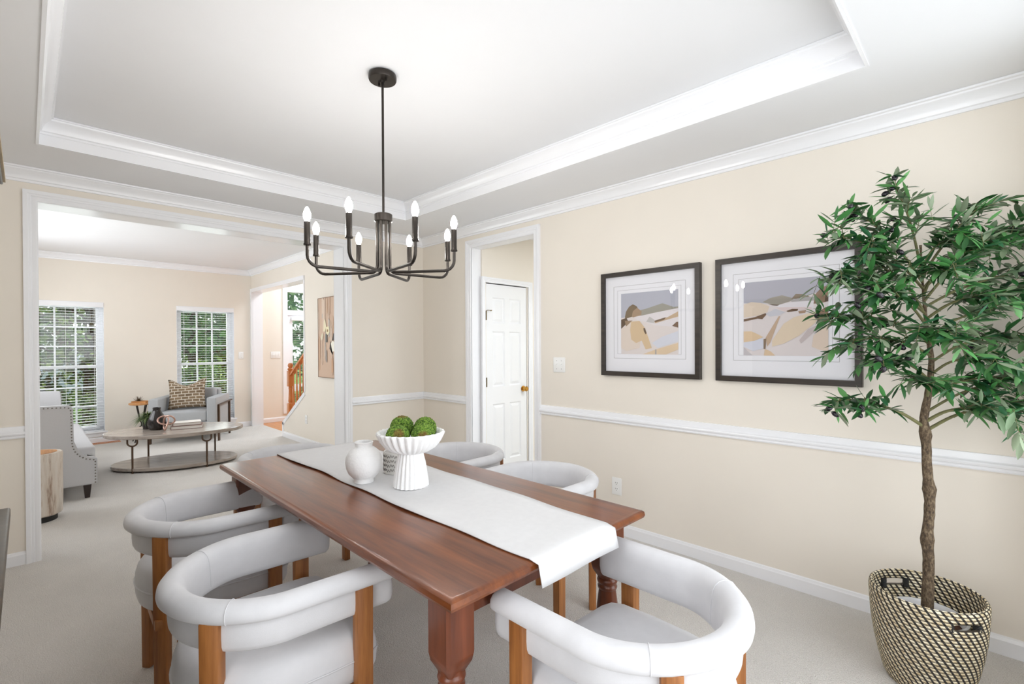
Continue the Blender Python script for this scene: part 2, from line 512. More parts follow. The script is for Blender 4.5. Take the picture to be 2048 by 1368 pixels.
# baseboards
bp = [(0, 0), (.014, 0), (.014, .062), (.010, .068), (.008, .076), (0, .080)]
mold('baseboard_right', [[(XB, 0), (DX1+CW, 0)], [(DX0-CW, 0), (0, 0), (0, OY1+CW)]], bp)
mold('baseboard_left', [[(0, OY0-CW), (0, YL), (XB, YL), (XB, 0)]], bp)
# wide opening casing and jamb lining
def casing(name, plane, a0, a1, top, side, w=CW, parent=None, bottom=0., mt=None, through=None):
    # plane: ('X', x, sign) wall face; opening between a0 and a1, up to top
    ax, pos, sg = plane
    prof = [(0, .010), (.006, .015), (.012, .016), (w*.42, .013), (w*.5, .018), (w*.62, .018), (w*.70, .022), (w, .022), (w, 0), (0, 0)]
    bm = bmesh.new()
    path = [(a0, bottom), (a0, top), (a1, top), (a1, bottom)]
    outs = [(-1, 0), (-1, 1), (1, 1), (1, 0)]
    rings = []
    for (a, z), (oa, oz) in zip(path, outs):
        ring = []
        for d, t in prof:
            aa = a+oa*d; zz = z+oz*d; q = pos+sg*t
            ring.append(bm.verts.new((q, aa, zz) if ax == 'X' else (aa, q, zz)))
        rings.append(ring)
    k = len(prof)
    for i in range(3):
        for j in range(k): bm.faces.new((rings[i][j], rings[i][(j+1) % k], rings[i+1][(j+1) % k], rings[i+1][j]))
    bm.faces.new(rings[0]); bm.faces.new(rings[-1])
    if through:
        t0, t1 = sorted(through)
        for lo, hi in [((a0-.012, bottom), (a0, top)), ((a1, bottom), (a1+.012, top)), ((a0-.012, top), (a1+.012, top+.012))]:
            if ax == 'X': box(bm, (t0, lo[0], lo[1]), (t1, hi[0], hi[1]))
            else: box(bm, (lo[0], t0, lo[1]), (hi[0], t1, hi[1]))
    o = finish(name, bm, mt or M['trim'], parent, smooth=True, angle=20)
    if parent is None: o['kind'] = 'structure'
    return o
casing('trim_4', ('X', 0, 1), OY0, OY1, OZ, 1, through=(-TK-.002, .004))
casing('trim_5', ('X', -TK, -1), OY0, OY1, OZ, 1)
casing('trim_6', ('Y', 0, -1), DX0, DX1, OZ, 1, through=(-.004, .117))
casing('trim_7', ('Y', .115, 1), DX0, DX1, OZ, 1)

# hall behind the picture wall
HX = .80
struct(boxes('wall_hall_left', [((HX-.12, .115, 0), (HX, .165, H)), ((HX-.12, .165, 1.935), (HX, .735, H)), ((HX-.12, .735, 0), (HX, 2.2, H))], M['wall']))
struct(boxes('wall_hall_end', [((HX-.12, 2.2, 0), (XB, 2.3, H))], M['wall']))
struct(boxes('ceiling_hall', [((HX-.12, .115, H), (XB, 2.3, H+.1))], M['ceil']))
struct(boxes('wall_hall_right', [((3.6, .115, 0), (3.7, 2.3, H))], M['wall']))
def make_panel_door():
    t = bpy.data.objects.new('door_1', None); COL.objects.link(t); t['kind'] = 'structure'
    t.location = (HX, 0, 0)
    y0, y1, zt = .168, .732, 1.928
    bm = bmesh.new()
    st = .085
    ym = (y0+y1)/2
    cols = [(y0+st, ym-.032), (ym+.032, y1-st)]
    rows = [(.20, .76), (.93, 1.47), (1.55, 1.80)]
    ys = [y0, cols[0][0], cols[0][1], cols[1][0], cols[1][1], y1]
    zs = [.008, rows[0][0], rows[0][1], rows[1][0], rows[1][1], rows[2][0], rows[2][1], zt]
    xf, xb = -.006, -.042
    g = [[bm.verts.new((xf, y, z)) for z in zs] for y in ys]
    for i in range(5):
        for j in range(7):
            q = (g[i][j], g[i+1][j], g[i+1][j+1], g[i][j+1])
            if i in (1, 3) and j in (1, 3, 5):
                a0, a1, b0, b1 = ys[i], ys[i+1], zs[j], zs[j+1]
                prev = list(q)
                for ins, dx in ((.012, -.011), (.016, -.011), (.040, -.002)):
                    nx = [bm.verts.new((xf+dx, a, b)) for a, b in ((a0+ins, b0+ins), (a1-ins, b0+ins), (a1-ins, b1-ins), (a0+ins, b1-ins))]
                    for k in range(4): bm.faces.new((prev[k], prev[(k+1) % 4], nx[(k+1) % 4], nx[k]))
                    prev = nx
                bm.faces.new(prev)
            else: bm.faces.new(q)
    box(bm, (xb, y0, .008), (xf-.0125, y1, zt))
    finish('door_leaf', bm, M['door'], t)
    casing('door_casing', ('X', 0, 1), .150, .750, 1.935, 1, w=.052, parent=t, through=(-.10, .004))
    for z in (1.62, .98, .22):
        b2 = bmesh.new()
        tube(b2, [(.004, y0-.004, z-.045), (.004, y0-.004, z+.045)], .006, 8)
        box(b2, (-.004, y0-.014, z-.04), (.001, y0+.006, z+.04))
        if z > 1.5:
            tube(b2, [(.006, y0-.004, z+.045), (.022, y0-.002, z+.05), (.03, y0+.04, z+.048)], .0035, 6)
            tube(b2, [(.03, y0+.04, z+.048), (.012, y0+.045, z+.048)], .006, 8)
        h = finish('hinge', b2, M['hinge'], t, smooth=True); h['label'] = 'brass hinge on the white door'
    b3 = bmesh.new()
    yk, zk = y1-.055, .885
    prof = [(0, .0), (.029, .0), (.030, .006), (.014, .010), (.011, .024), (.016, .030), (.026, .040), (.027, .052), (.018, .062), (0, .064)]
    rings = []
    for r, d in prof:
        if r < 1e-6: rings.append([b3.verts.new((xf+d, yk, zk))])
        else: rings.append([b3.verts.new((xf+d, yk+r*math.cos(2*PI*k/18), zk+r*math.sin(2*PI*k/18))) for k in range(18)])
    for a, b in zip(rings, rings[1:]):
        for k in range(18):
            if len(a) == 1: b3.faces.new((a[0], b[k], b[(k+1) % 18]))
            elif len(b) == 1: b3.faces.new((a[k], a[(k+1) % 18], b[0]))
            else: b3.faces.new((a[k], a[(k+1) % 18], b[(k+1) % 18], b[k]))
    k = finish('door_knob', b3, M['brass'], t, smooth=True); k['label'] = 'round polished brass knob'
make_panel_door()
mold('baseboard_hall', [[(HX, 2.2), (HX, .80)]], [(-d, z) for d, z in bp][::-1])

# ------------------------------------------------------------------ living room shell
WIN = [(-2.962, -2.170), (-1.318, -.526)]
WZ0, WZ1 = .16, 1.962
fy0, fy1, fz0, fz1 = .34, 1.26, .15, 2.34        # foyer window group
def wall_holes(name, x0, x1, ylo, yhi, z1, holes, m):
    sp = []
    ys = ylo
    for (a, b, c, d) in sorted(holes):
        sp.append(((x0, ys, 0), (x1, a, z1)))
        sp.append(((x0, a, 0), (x1, b, c)))
        sp.append(((x0, a, d), (x1, b, z1)))
        ys = b
    sp.append(((x0, ys, 0), (x1, yhi, z1)))
    return struct(boxes(name, sp, m))
wall_holes('wall_living_far', XF-.16, XF, YL-.15, YR+.155, HL+.1, [(a, b, WZ0, WZ1) for a, b in WIN], M['wall'])
wall_holes('wall_foyer_far', XF-.16-.09, XF-.13, YR+.155, 2.6, 3.3, [(fy0, fy1, fz0, fz1)], M['wall'])
lx0, lx1 = -3.6, -1.2  # unseen opening added to brighten the living room
struct(boxes('wall_living_left', [((XF-.16, YL-.15, 0), (lx0, YL, HL+.1)), ((lx1, YL-.15, 0), (-TK, YL, HL+.1)), ((lx0, YL-.15, 0), (lx1, YL, .45)), ((lx0, YL-.15, 2.35), (lx1, YL, HL+.1))], M['wall']))
struct(boxes('ceiling_living', [((XF-.16, YL-.15, HL), (-TK, YR+.155, HL+.1))], M['ceil']))
struct(boxes('ceiling_foyer', [((XF-.3, YR+.155, 3.2), (-TK, 2.6, 3.3))], M['ceil']))
# living room right wall: opening to the foyer with the stair's sloping edge
FX0, FX1, FZ = -4.55, -2.43, 2.24
bm = bmesh.new()
prism(bm, [(FX0-.012, 0), (FX0-.012, FZ+.012), (FX1+.012, FZ+.012), (FX1+.012, .70), (-3.225, .205), (-3.245, .18), (-3.245, 0), (-TK, 0), (-TK, HL+.1), (XF, HL+.1), (XF, 0)], YR, YR+.155, 'Y')
struct(finish('wall_living_right', bm, M['wall']))
bm = bmesh.new()
w = .05
def edge_strip(bm, pts, wd, y0, y1):
    for (a, b) in zip(pts, pts[1:]):
        a, b = Vector(a), Vector(b)
        d = (b-a).normalized(); nrm = Vector((-d.y, d.x))
        prism(bm, [tuple(a-d*.0), tuple(b), tuple(b+nrm*wd), tuple(a+nrm*wd)], y0, y1, 'Y')
# trim: left jamb casing, head, right edge, sloping edge, foot
edge_strip(bm, [(FX0, 0), (FX0, FZ)], .068, YR-.02, YR)
edge_strip(bm, [(FX0-.068, FZ), (FX1+.03, FZ)], .06, YR-.02, YR)
edge_strip(bm, [(FX1, FZ), (FX1, .71)], .03, YR-.012, YR)
edge_strip(bm, [(FX1, .71), (-3.235, .21)], .05, YR-.012, YR)
edge_strip(bm, [(-3.235, .21), (-3.235, 0)], .05, YR-.012, YR)
box(bm, (FX0-.012, YR-.002, 0), (FX0, YR+.157, FZ)); box(bm, (FX0-.012, YR-.002, FZ), (FX1+.012, YR+.157, FZ+.012))
box(bm, (FX1, YR-.002, .70), (FX1+.012, YR+.157, FZ))
struct(finish('trim_8', bm, M['trim']))
mold('trim_9', [[(-TK, YR), (XF, YR), (XF, YL), (-TK, YL)]], cp(HL, .075, .086), closed=True)
mold('baseboard_living_right', [[(-TK, YR), (-3.185, YR)]], bp)
mold('baseboard_living_far', [[(XF, YR-.02), (XF, YL)]], bp)
mold('baseboard_foyer', [[(XF-.13, 2.5), (XF-.13, YR+.155)]], bp)
struct(boxes('wall_foyer_back', [((XF-.25, 2.6, 0), (-TK, 2.7, 3.3))], M['wall']))

def frame_boxes(x0, x1, y0, y1, z0, z1, f, ft=None):
    ft = ft or f
    return [((x0, y0, z0), (x1, y0+f, z1)), ((x0, y1-f, z0), (x1, y1, z1)), ((x0, y0+f, z1-ft), (x1, y1-f, z1)), ((x0, y0+f, z0), (x1, y1-f, z0+ft))]
def make_window(idx, y0, y1, label_side, xf=XF):
    t = bpy.data.objects.new('window_%d' % idx, None); COL.objects.link(t); t['kind'] = 'structure'
    t.location = (xf, 0, 0)
    z0, z1 = WZ0, WZ1
    fr = []
    f = .045
    xo, xi = -.15, -.085
    fr += frame_boxes(xo, xi, y0+.004, y1-.004, z0+.001, z1-.004, f-.004)
    boxes('window_frame', fr, M['trim'], t)
    zm = (z0+z1)/2
    for nm, a, b, xx in (('upper_sash', zm-.012, z1-f, -.135), ('lower_sash', z0+f, zm+.018, -.112)):
        s = .034
        sp = frame_boxes(xx, xx+.03, y0+f, y1-f, a, b, s)
        for k in (1, 2):
            yy = y0+f+s+(y1-y0-2*f-2*s)*k/3
            zz = a+s+(b-a-2*s)*k/3
            sp.append(((xx+.006, yy-.010, a+s), (xx+.024, yy+.010, b-s)))
            sp.append(((xx+.007, y0+f+s, zz-.010), (xx+.023, y1-f-s, zz+.010)))
        so = boxes(nm, sp, M['trim'], t)
        boxes('pane', [((xx+.013, y0+f+s, a+s), (xx+.017, y1-f-s, b-s))], M['glass'], so)
    # drywall reveal lining, sill and apron
    boxes('reveal', [((-.159, y0, z0+.001), (.0015, y0+.004, z1)), ((-.159, y1-.004, z0+.001), (.0015, y1, z1)), ((-.159, y0+.004, z1-.004), (.0015, y1-.004, z1))], M['trim'], t)
    boxes('window_sill', [((-.15, y0+.005, z0-.02), (.0, y1-.005, z0+.0015)), ((.0005, y0-.03, z0-.022), (.035, y1+.03, z0)), ((.0005, y0-.015, z0-.075), (.014, y1+.015, z0-.0225))], M['trim'], t, bev=.003)
    b = thing('window_blind', 'white horizontal slat blind, open, on the %s window of the far room' % label_side, 'blind', (xf, 0, 0), 0, 'window blinds in the far room')
    boxes('valance', [((-.07, y0+.004, z1-.07), (.014, y1-.004, z1-.002))], M['trim'], b, bev=.004)
    bm = bmesh.new()
    n = 46
    for i in range(n):
        zz = z1-.10-(z1-z0-.13)*i/(n-1)
        q = [(-.062, zz+.0015), (-.037, zz+.0032), (-.012, zz+.0015), (-.037, zz+.0018)]
        prism(bm, [(x, z) for x, z in q], y0+.012, y1-.012, 'Y')
    finish('slats', bm, M['trim'], b)
    bm = bmesh.new()
    for yy in (y0+.10, (y0+y1)/2, y1-.10):
        for xx in (-.064, -.010): tube(bm, [(xx, yy, z1-.08), (xx, yy, z0+.02)], .0012, 5)
    finish('ladder_cord', bm, M['plastic'], b)
    boxes('bottom_rail', [((-.06, y0+.012, z0+.004), (-.014, y1-.012, z0+.018))], M['trim'], b, bev=.003)
make_window(1, *WIN[0], 'left')
make_window(2, *WIN[1], 'right')
# foyer window: transom above, glazed door light below
t = bpy.data.objects.new('window_3', None); COL.objects.link(t); t['kind'] = 'structure'
t.location = (XF-.13, 0, 0)
y0, y1 = fy0, fy1
boxes('window_frame', frame_boxes(-.1, .02, y0-.05, y1+.05, fz0-.02, fz1+.06, .08, .09)+[((-.1, y0+.03, 1.90), (.01, y1-.03, 1.985))]
      +frame_boxes(-.09, -.02, y0+.03, y1-.03, fz0+.07, 1.9, .10, .08), M['trim'], t)
boxes('pane', [((-.06, y0+.03, 1.985), (-.056, y1-.03, fz1-.03)), ((-.06, y0+.13, fz0+.05), (-.056, y1-.13, 1.82))], M['glass'], t)
b = thing('window_blind', 'narrow slat blind on the tall window behind the stair railing', 'blind', (XF-.13, 0, 0), 0)
boxes('valance', [((-.015, y0+.10, 1.80), (.03, y1-.10, 1.86))], M['trim'], b, bev=.003)
bm = bmesh.new()
for i in range(40):
    zz = 1.79-.04*i
    prism(bm, [(-.012, zz), (.012, zz+.004), (.012, zz+.005), (-.012, zz+.001)], y0+.135, y1-.135, 'Y')
finish('slats', bm, M['trim'], b)
# frames for the unseen openings added behind and on the left for fill light
for nm, sp in (('window_4', [((XB+.05, by0, .38), (XB+.10, by0+.05, 2.34)), ((XB+.05, by1-.05, .38), (XB+.10, by1, 2.34)), ((XB+.05, by0, .38), (XB+.10, by1, .43)), ((XB+.05, by0, 2.29), (XB+.10, by1, 2.34)), ((XB+.05, -1.575, .38), (XB+.10, -1.525, 2.34))]),
               ('window_5', [((wx0, YL-.10, .45), (wx0+.05, YL-.05, 2.32)), ((wx1-.05, YL-.10, .45), (wx1, YL-.05, 2.32)), ((wx0, YL-.10, .45), (wx1, YL-.05, .5)), ((wx0, YL-.10, 2.27), (wx1, YL-.05, 2.32))]),
               ('window_6', [((lx0, YL-.10, .45), (lx0+.05, YL-.05, 2.35)), ((lx1-.05, YL-.10, .45), (lx1, YL-.05, 2.35)), ((lx0, YL-.10, .45), (lx1, YL-.05, .5)), ((lx0, YL-.10, 2.30), (lx1, YL-.05, 2.35)), ((-2.43, YL-.10, .45), (-2.37, YL-.05, 2.35))])):
    struct(boxes(nm, sp, M['trim']))

# ------------------------------------------------------------------ dining table
TX, TYc = (1.562, 3.388), (-2.283, -1.437)
TZ = .762
t = thing('dining_table', 'long red-brown wooden dining table with turned legs in the middle of the room', 'table', (2.475, -1.86, 0))
def loc(p, o=(2.475, -1.86, 0)): return tuple(a-b for a, b in zip(p, o))
bm = bmesh.new()
hx, hy = (TX[1]-TX[0])/2, (TYc[1]-TYc[0])/2
prof = [(-.018, TZ), (-.008, TZ-.0015), (-.002, TZ-.006), (-.001, TZ-.012), (.0, TZ-.018), (-.003, TZ-.026), (-.012, TZ-.032), (-.030, TZ-.034)]
rings = []
for d, z in prof:
    rings.append([bm.verts.new((sx*(hx+d), sy*(hy+d), z)) for sx, sy in ((1, 1), (-1, 1), (-1, -1), (1, -1))])
for a, b2 in zip(rings, rings[1:]):
    for k in range(4): bm.faces.new((a[k], a[(k+1) % 4], b2[(k+1) % 4], b2[k]))
bm.faces.new(rings[0]); bm.faces.new(rings[-1])
finish('tabletop', bm, M['table'], t, smooth=True, angle=30)
lb = .088
ax0, ay0 = hx-.058, hy-.036
zb = TZ-.034
for s_ in (-1, 1):
    boxes('apron', [((-ax0+lb, s_*(ay0-.115)-.011, zb-.085), (ax0-lb, s_*(ay0-.115)+.011, zb))], M['tableleg'], t, bev=.002)
    boxes('apron', [((s_*(ax0-.054)-.011, -ay0+lb, zb-.085), (s_*(ax0-.054)+.011, ay0-lb, zb))], M['tableleg'], t, bev=.002)
for sx in (-1, 1):
    for sy in (-1, 1):
        cx, cy = sx*(ax0-lb/2), sy*(ay0-lb/2)
        bm = bmesh.new()
        h = lb/2
        rg = []
        for s, z in ((h, zb), (h, .575), (h*.92, .555), (h*.62, .530), (h*.60, .525)):
            ch = min(.008, s*.2)
            rg.append([bm.verts.new((cx+a*s-a*ch*(i % 2 == 0), cy+b*s-b*ch*(i % 2 == 1), z)) for a, b, i in ((1, 1, 1), (1, 1, 0), (-1, 1, 0), (-1, 1, 1), (-1, -1, 1), (-1, -1, 0), (1, -1, 0), (1, -1, 1))])
        for a, b2 in zip(rg, rg[1:]):
            for k in range(8): bm.faces.new((a[k], a[(k+1) % 8], b2[(k+1) % 8], b2[k]))
        bm.faces.new(rg[0]); bm.faces.new(rg[-1])
        lathe(bm, [(0, .535), (.030, .535), (.030, .526), (.034, .522), (.036, .515), (.034, .508), (.030, .504), (.031, .499), (.034, .495), (.033, .488), (.029, .484), (.031, .47), (.036, .43), (.041, .38), (.043, .34), (.042, .29), (.037, .22), (.031, .16), (.027, .13), (.026, .115), (.033, .11), (.036, .10), (.034, .09), (.027, .085), (.030, .06), (.036, .03), (.034, .008), (.030, 0), (0, 0)], 24, (cx, cy, 0))
        finish('leg', bm, M['tableleg'], t, smooth=True, angle=40)

# runner
def runner():
    nx, ny = 64, 12
    bm = bmesh.new()
    cross = []
    x0, x1 = TX[0]-.006, TX[1]+.006
    path = []
    for i in range(nx+1):
        s = i/nx
        # arc-length style path: short drop, top, drop
        drop0, drop1, L = .02, .066, x1-x0
        q = s*(drop0+L+drop1)-drop0
        rr = .014
        if q < 0: path.append((x0-.004*min(1, -q/.01), TZ+.003+q))
        elif q <= L: path.append((x0+q, TZ+.0035))
        else:
            e = q-L
            path.append((x1+.006+.20*e, TZ+.002-e*.95))
    path[0] = (x0-.006, TZ-.02)
    vs = []
    for i, (x, z) in enumerate(path):
        f = (x-x0)/(x1-x0)
        ya = -2.013-.006*math.sin(x*5.1)+.004*math.sin(x*13)
        yb = -1.590-.055*max(0, f)+.004*math.sin(x*7+1)
        row = []
        for j in range(ny+1):
            w_ = j/ny
            y = ya+(yb-ya)*w_
            wob = .0012*math.sin(x*19+y*7)+.0012*math.sin(x*8-y*21)
            row.append(bm.verts.new((x, y, z+.0015+wob)))
        vs.append(row)
    for i in range(nx):
        for j in range(ny): bm.faces.new((vs[i][j], vs[i+1][j], vs[i+1][j+1], vs[i][j+1]))
    bmesh.ops.recalc_face_normals(bm, faces=bm.faces)
    o = finish('table_runner', bm, M['runner'], smooth=True, angle=180)
    md = o.modifiers.new('thickness', 'SOLIDIFY'); md.thickness = .0025; md.offset = 1 if o.data.polygons[nx*ny//2].normal.z > 0 else -1
    return tag(o, 'white linen runner laid along the table and hanging over its near end', 'table runner')
runner()
RZ = TZ+.0085

# ------------------------------------------------------------------ dining chairs
CA, CB, CS = .286, .258, .276     # half width, back depth, straight arm length
def u_path(off, n=40, ext=0.):
    A, B = CA+off, CB+off
    pts = []
    e = 1.86
    for k in range(10): pts.append((A, (CS+ext)*(1-k/10)))
    for k in range(n+1):
        a = PI*k/n
        c, s = math.cos(a), math.sin(a)
        pts.append((A*math.copysign(abs(c)**(2/e), c), -B*abs(s)**(2/e)))
    for k in range(1, 11): pts.append((-A, (CS+ext)*k/10))
    return pts
def u_sweep(bm, prof, shrink=True):
    # prof: closed loop of (offset outward, z)
    loops = [u_path(d) for d, z in prof]
    n = len(loops[0])
    rings = []
    for i in range(n):
        rings.append([bm.verts.new((loops[k][i][0], loops[k][i][1], prof[k][1])) for k in range(len(prof))])
    k = len(prof)
    for a, b in zip(rings, rings[1:]):
        for j in range(k): bm.faces.new((a[j], a[(j+1) % k], b[(j+1) % k], b[j]))
    # rounded ends
    cz = sum(z for d, z in prof)/k; cdm = sum(d for d, z in prof)/k
    for end, sg in ((rings[0], 1), (rings[-1], -1)):
        prev = end
        for f, ex in ((.93, .008), (.78, .014), (.5, .018)):
            cx = sum(v.co.x for v in end)/k
            ring = [bm.verts.new((cx+(v.co.x-cx)*f, v.co.y+ex, cz+(v.co.z-cz)*f)) for v in end]
            for j in range(k): bm.faces.new((prev[j], prev[(j+1) % k], ring[(j+1) % k], ring[j]))
            prev = ring
        bm.faces.new(prev)
ROLL_P = [(-.014, .650), (-.004, .652), (.001, .658), (.003, .668), (.001, .681), (-.007, .691), (-.019, .697), (-.033, .699), (-.047, .696), (-.058, .688), (-.066, .674), (-.070, .652), (-.073, .620), (-.074, .590), (-.070, .576), (-.061, .570), (-.050, .574), (-.046, .60), (-.045, .648)]
BAND_P = [(-.024, .652), (-.022, .63), (-.022, .605), (-.024, .583), (-.029, .571), (-.036, .566), (-.042, .568), (-.045, .576), (-.046, .60), (-.046, .652)]
ROLL_P = [(d, z-.008) for d, z in ROLL_P]
BAND_P = [(d, z-.006) for d, z in BAND_P]
def make_chair(label):
    t = thing('dining_chair', label, 'chair', (0, 0, 0), 0, 'dining chairs around the table')
    bm = bmesh.new(); u_sweep(bm, ROLL_P); finish('arm_roll', bm, M['velvet'], t, smooth=True, angle=180)
    bm = bmesh.new(); u_sweep(bm, BAND_P); finish('backrest_band', bm, M['velvet'], t, smooth=True, angle=60)
    # stitched seams over the roll where the curve begins
    for s in (-1, 1):
        bm = bmesh.new()
        a = PI*.2 if s > 0 else PI*(1-.2)
        loop = []
        for d, z in ROLL_P[1:14]:
            A, B, e = CA+d, CB+d, 1.86
            c, sn = math.cos(a), math.sin(a)
            p = Vector((A*math.copysign(abs(c)**(2/e), c), -B*abs(sn)**(2/e), z))
            nrm = Vector((c, -sn, 0))
            loop.append(p+nrm*(.0006 if d > -.03 else -.0006)+Vector((0, 0, .0006 if z > .66 else 0)))
        tube(bm, loop, .0014, 6)
        finish('seam', bm, M['velvet'], t, smooth=True)
    # plump D-shaped seat
    bm = bmesh.new()
    outline = []
    SA, SB, SF = .240, .222, .262
    for k in range(28):
        a = PI*k/27
        outline.append((SA*math.copysign(abs(math.cos(a))**(2/2.1), math.cos(a)), -SB*abs(math.sin(a))**(2/2.1)))
    outline += [(-SA-.004, .10), (-SA, SF-.05), (-SA+.02, SF-.012), (-SA+.06, SF), (0, SF+.008), (SA-.06, SF), (SA-.02, SF-.012), (SA, SF-.05), (SA+.004, .10)]
    prof = [(.62, .345), (.90, .347), (.98, .358), (1.02, .385), (1.03, .42), (1.02, .455), (.985, .480), (.93, .495), (.80, .502), (.5, .505), (.2, .506)]
    rings = [[bm.verts.new((x*f, y*f if abs(f-1) > .2 else y*(1+(f-1)*.9), z)) for x, y in outline] for f, z in prof]
    n = len(outline)
    for a, b in zip(rings, rings[1:]):
        for k in range(n): bm.faces.new((a[k], a[(k+1) % n], b[(k+1) % n], b[k]))
    bm.faces.new(rings[0]); bm.faces.new(rings[-1])
    seat = finish('seat', bm, M['velvet'], t, smooth=True, angle=180)
    bm = bmesh.new()
    tube(bm, [(x*1.032, y*1.03, .425) for x, y in outline], .003, 6, closed=True)
    finish('piping', bm, M['velvet'], seat, smooth=True)
    boxes('seat_frame', [((-.20, -.19, .31), (.20, .235, .346))], M['chairwood'], t, bev=.004)
    # four legs outside the band
    for s in (-1, 1):
        for kind in ('front', 'rear'):
            bm = bmesh.new()
            if kind == 'front': px, py, rot = s*(CA-.026), .198, 0.
            else:
                a = PI*.254
                px, py = s*(CA-.023)*abs(math.cos(a))**(2/1.86), -(CB-.023)*abs(math.sin(a))**(2/1.86)
                rot = -s*math.radians(40)
            vs = box(bm, (-.019, -.024, 0), (.019, .024, .646), .003)
            # foot tapers slightly
            for v in bm.verts:
                if v.co.z < .1: v.co.x *= .9; v.co.y *= .9
            c, sn = math.cos(rot), math.sin(rot)
            for v in bm.verts:
                x, y = v.co.x, v.co.y
                v.co.x = px+x*c-y*sn; v.co.y = py+x*sn+y*c
            # rail that carries the seat
            finish('leg', bm, M['chairwood'], t, smooth=True, angle=30)
    return t
ch = make_chair('white curved-arm chair nearest the camera on the left side of the table')
ch.location = (2.679, -2.447, 0); ch.rotation_euler = (0, 0, math.radians(-3))
dup(ch, (1.916, -2.430, 0), math.radians(-2), 'white curved-arm chair left of the table, farther from the camera')
dup(ch, (3.595, -1.81, 0), math.radians(90), 'white curved-arm chair at the near end of the table under the hanging runner')
dup(ch, (2.625, -1.095, 0), math.radians(180), 'white curved-arm chair right of the table, nearer the wall outlet')
dup(ch, (1.905, -1.050, 0), math.radians(180), 'white curved-arm chair right of the table, in front of the hall door')
dup(ch, (1.17, -1.80, 0), math.radians(-90), 'white curved-arm chair at the far end of the table toward the living room')

# ------------------------------------------------------------------ table centre pieces
bm = bmesh.new()
lathe(bm, [(0, 0), (.040, 0), (.042, .004), (.041, .016), (.045, .020), (.060, .036), (.070, .058), (.0735, .082), (.071, .105), (.060, .128), (.044, .142), (.036, .146), (.0345, .150), (.036, .160), (.038, .166), (.034, .168), (.029, .160), (.028, .148), (.040, .130), (.05, .10), (.04, .05), (0, .04)], 40)
for v in bm.verts: v.co += Vector((noise.noise(v.co*40), noise.noise(v.co*40+Vector((9, 0, 0))), noise.noise(v.co*40+Vector((0, 9, 0)))))*.0016
o = finish('round_vase', bm, M['ceramic'], smooth=True, angle=60); o.location = (2.388, -1.958, RZ)
tag(o, 'small round white rough-textured vase on the runner', 'vase')

t = thing('footed_bowl', 'white fluted pedestal bowl holding green moss balls on the runner', 'bowl', (2.572, -1.85, RZ))
bm = bmesh.new()
fl = [.02]*2+[.035]*4+[.05, .06]
lathe(bm, [(0, 0), (.070, 0), (.069, .015), (.064, .05), (.058, .09), (.052, .115), (.049, .134), (.046, .140)], 120, flute=22, famp=[0, .05, .06, .06, .06, .06, .05, .03])
finish('pedestal', bm, M['ceramic'], t, smooth=True, angle=60)
bm = bmesh.new()
lathe(bm, [(0, .132), (.045, .132), (.072, .140), (.098, .156), (.118, .180), (.130, .204), (.134, .214), (.130, .219), (.122, .216), (.112, .196), (.09, .172), (.06, .156), (0, .150)], 168, flute=28, famp=[0, .03, .05, .055, .05, .045, .04, .03, .012, .0, 0, 0, 0])
finish('bowl', bm, M['ceramic'], t, smooth=True, angle=60)
def moss(name, c, r, tilt, label):
    bm = bmesh.new()
    bmesh.ops.create_icosphere(bm, subdivisions=5, radius=r)
    lay = bm.verts.layers.float_color.new('col')
    pole = Vector(tilt).normalized()
    rr = random.Random(int(c[0]*9999))
    for v in bm.verts:
        n = v.co.normalized()
        g = rr.random()
        v.co = n*(r*(1+.06*noise.noise(n*9)+.05*noise.noise(n*34)+.035*(g-.5)))
        k = n.dot(pole)
        base = [srgb((70, 102, 28)), srgb((98, 132, 42)), srgb((44, 70, 18)), srgb((126, 154, 62))][rr.randrange(4)]
        if k > .84:
            b2 = srgb((112, 78, 40)); f = min(1, (k-.84)*9)*(.4+.6*g)
            base = tuple(a*(1-f)+b*f for a, b in zip(base, b2))
        v[lay] = (*base, 1)
    o = finish(name, bm, M['moss'], smooth=False)
    o.location = c
    return tag(o, label, 'moss ball', 'moss balls in the bowl')
Vf = Vector((.82, -.57, 0)); Vr = Vector((.57, .82, 0))
bc = Vector((2.572, -1.85, 0))
def mb(f, r_, z): p = bc+Vf*f+Vr*r_; return (p.x, p.y, RZ+z)
moss('moss_ball', mb(.050, -.048, .208), .046, (.8, -.4, .35), 'green moss ball in the bowl, front left of the four')
moss('moss_ball', mb(.052, .050, .208), .047, (.9, -.6, .1), 'green moss ball in the bowl, front right with the brown centre')
moss('moss_ball', mb(-.046, -.036, .228), .047, (0, 0, 1), 'green moss ball in the bowl, rear left and highest')
moss('moss_ball', mb(-.042, .058, .222), .046, (0, 1, 1), 'green moss ball in the bowl, rear right of the four')
t = thing('ceramic_pot', 'low grey-white pot with raised scribble rows behind the pedestal bowl', 'pot', (2.352, -1.772, RZ))
bm = bmesh.new()
lathe(bm, [(0, 0), (.060, 0), (.063, .003), (.064, .05), (.064, .092), (.062, .096), (.058, .094), (.057, .02), (0, .018)], 40)
finish('pot_body', bm, M['pot'], t, smooth=True, angle=40)
bm = bmesh.new()
for zz in (.020, .040, .060, .080):
    tube(bm, [((.0645)*math.cos(a), (.0645)*math.sin(a), zz+.0055*math.sin(a*34)+.002*math.sin(a*11)) for a in lin(0, 2*PI, 260)][:-1], .0011, 4, closed=True)
finish('raised_scribble', bm, M['scribble'], t)

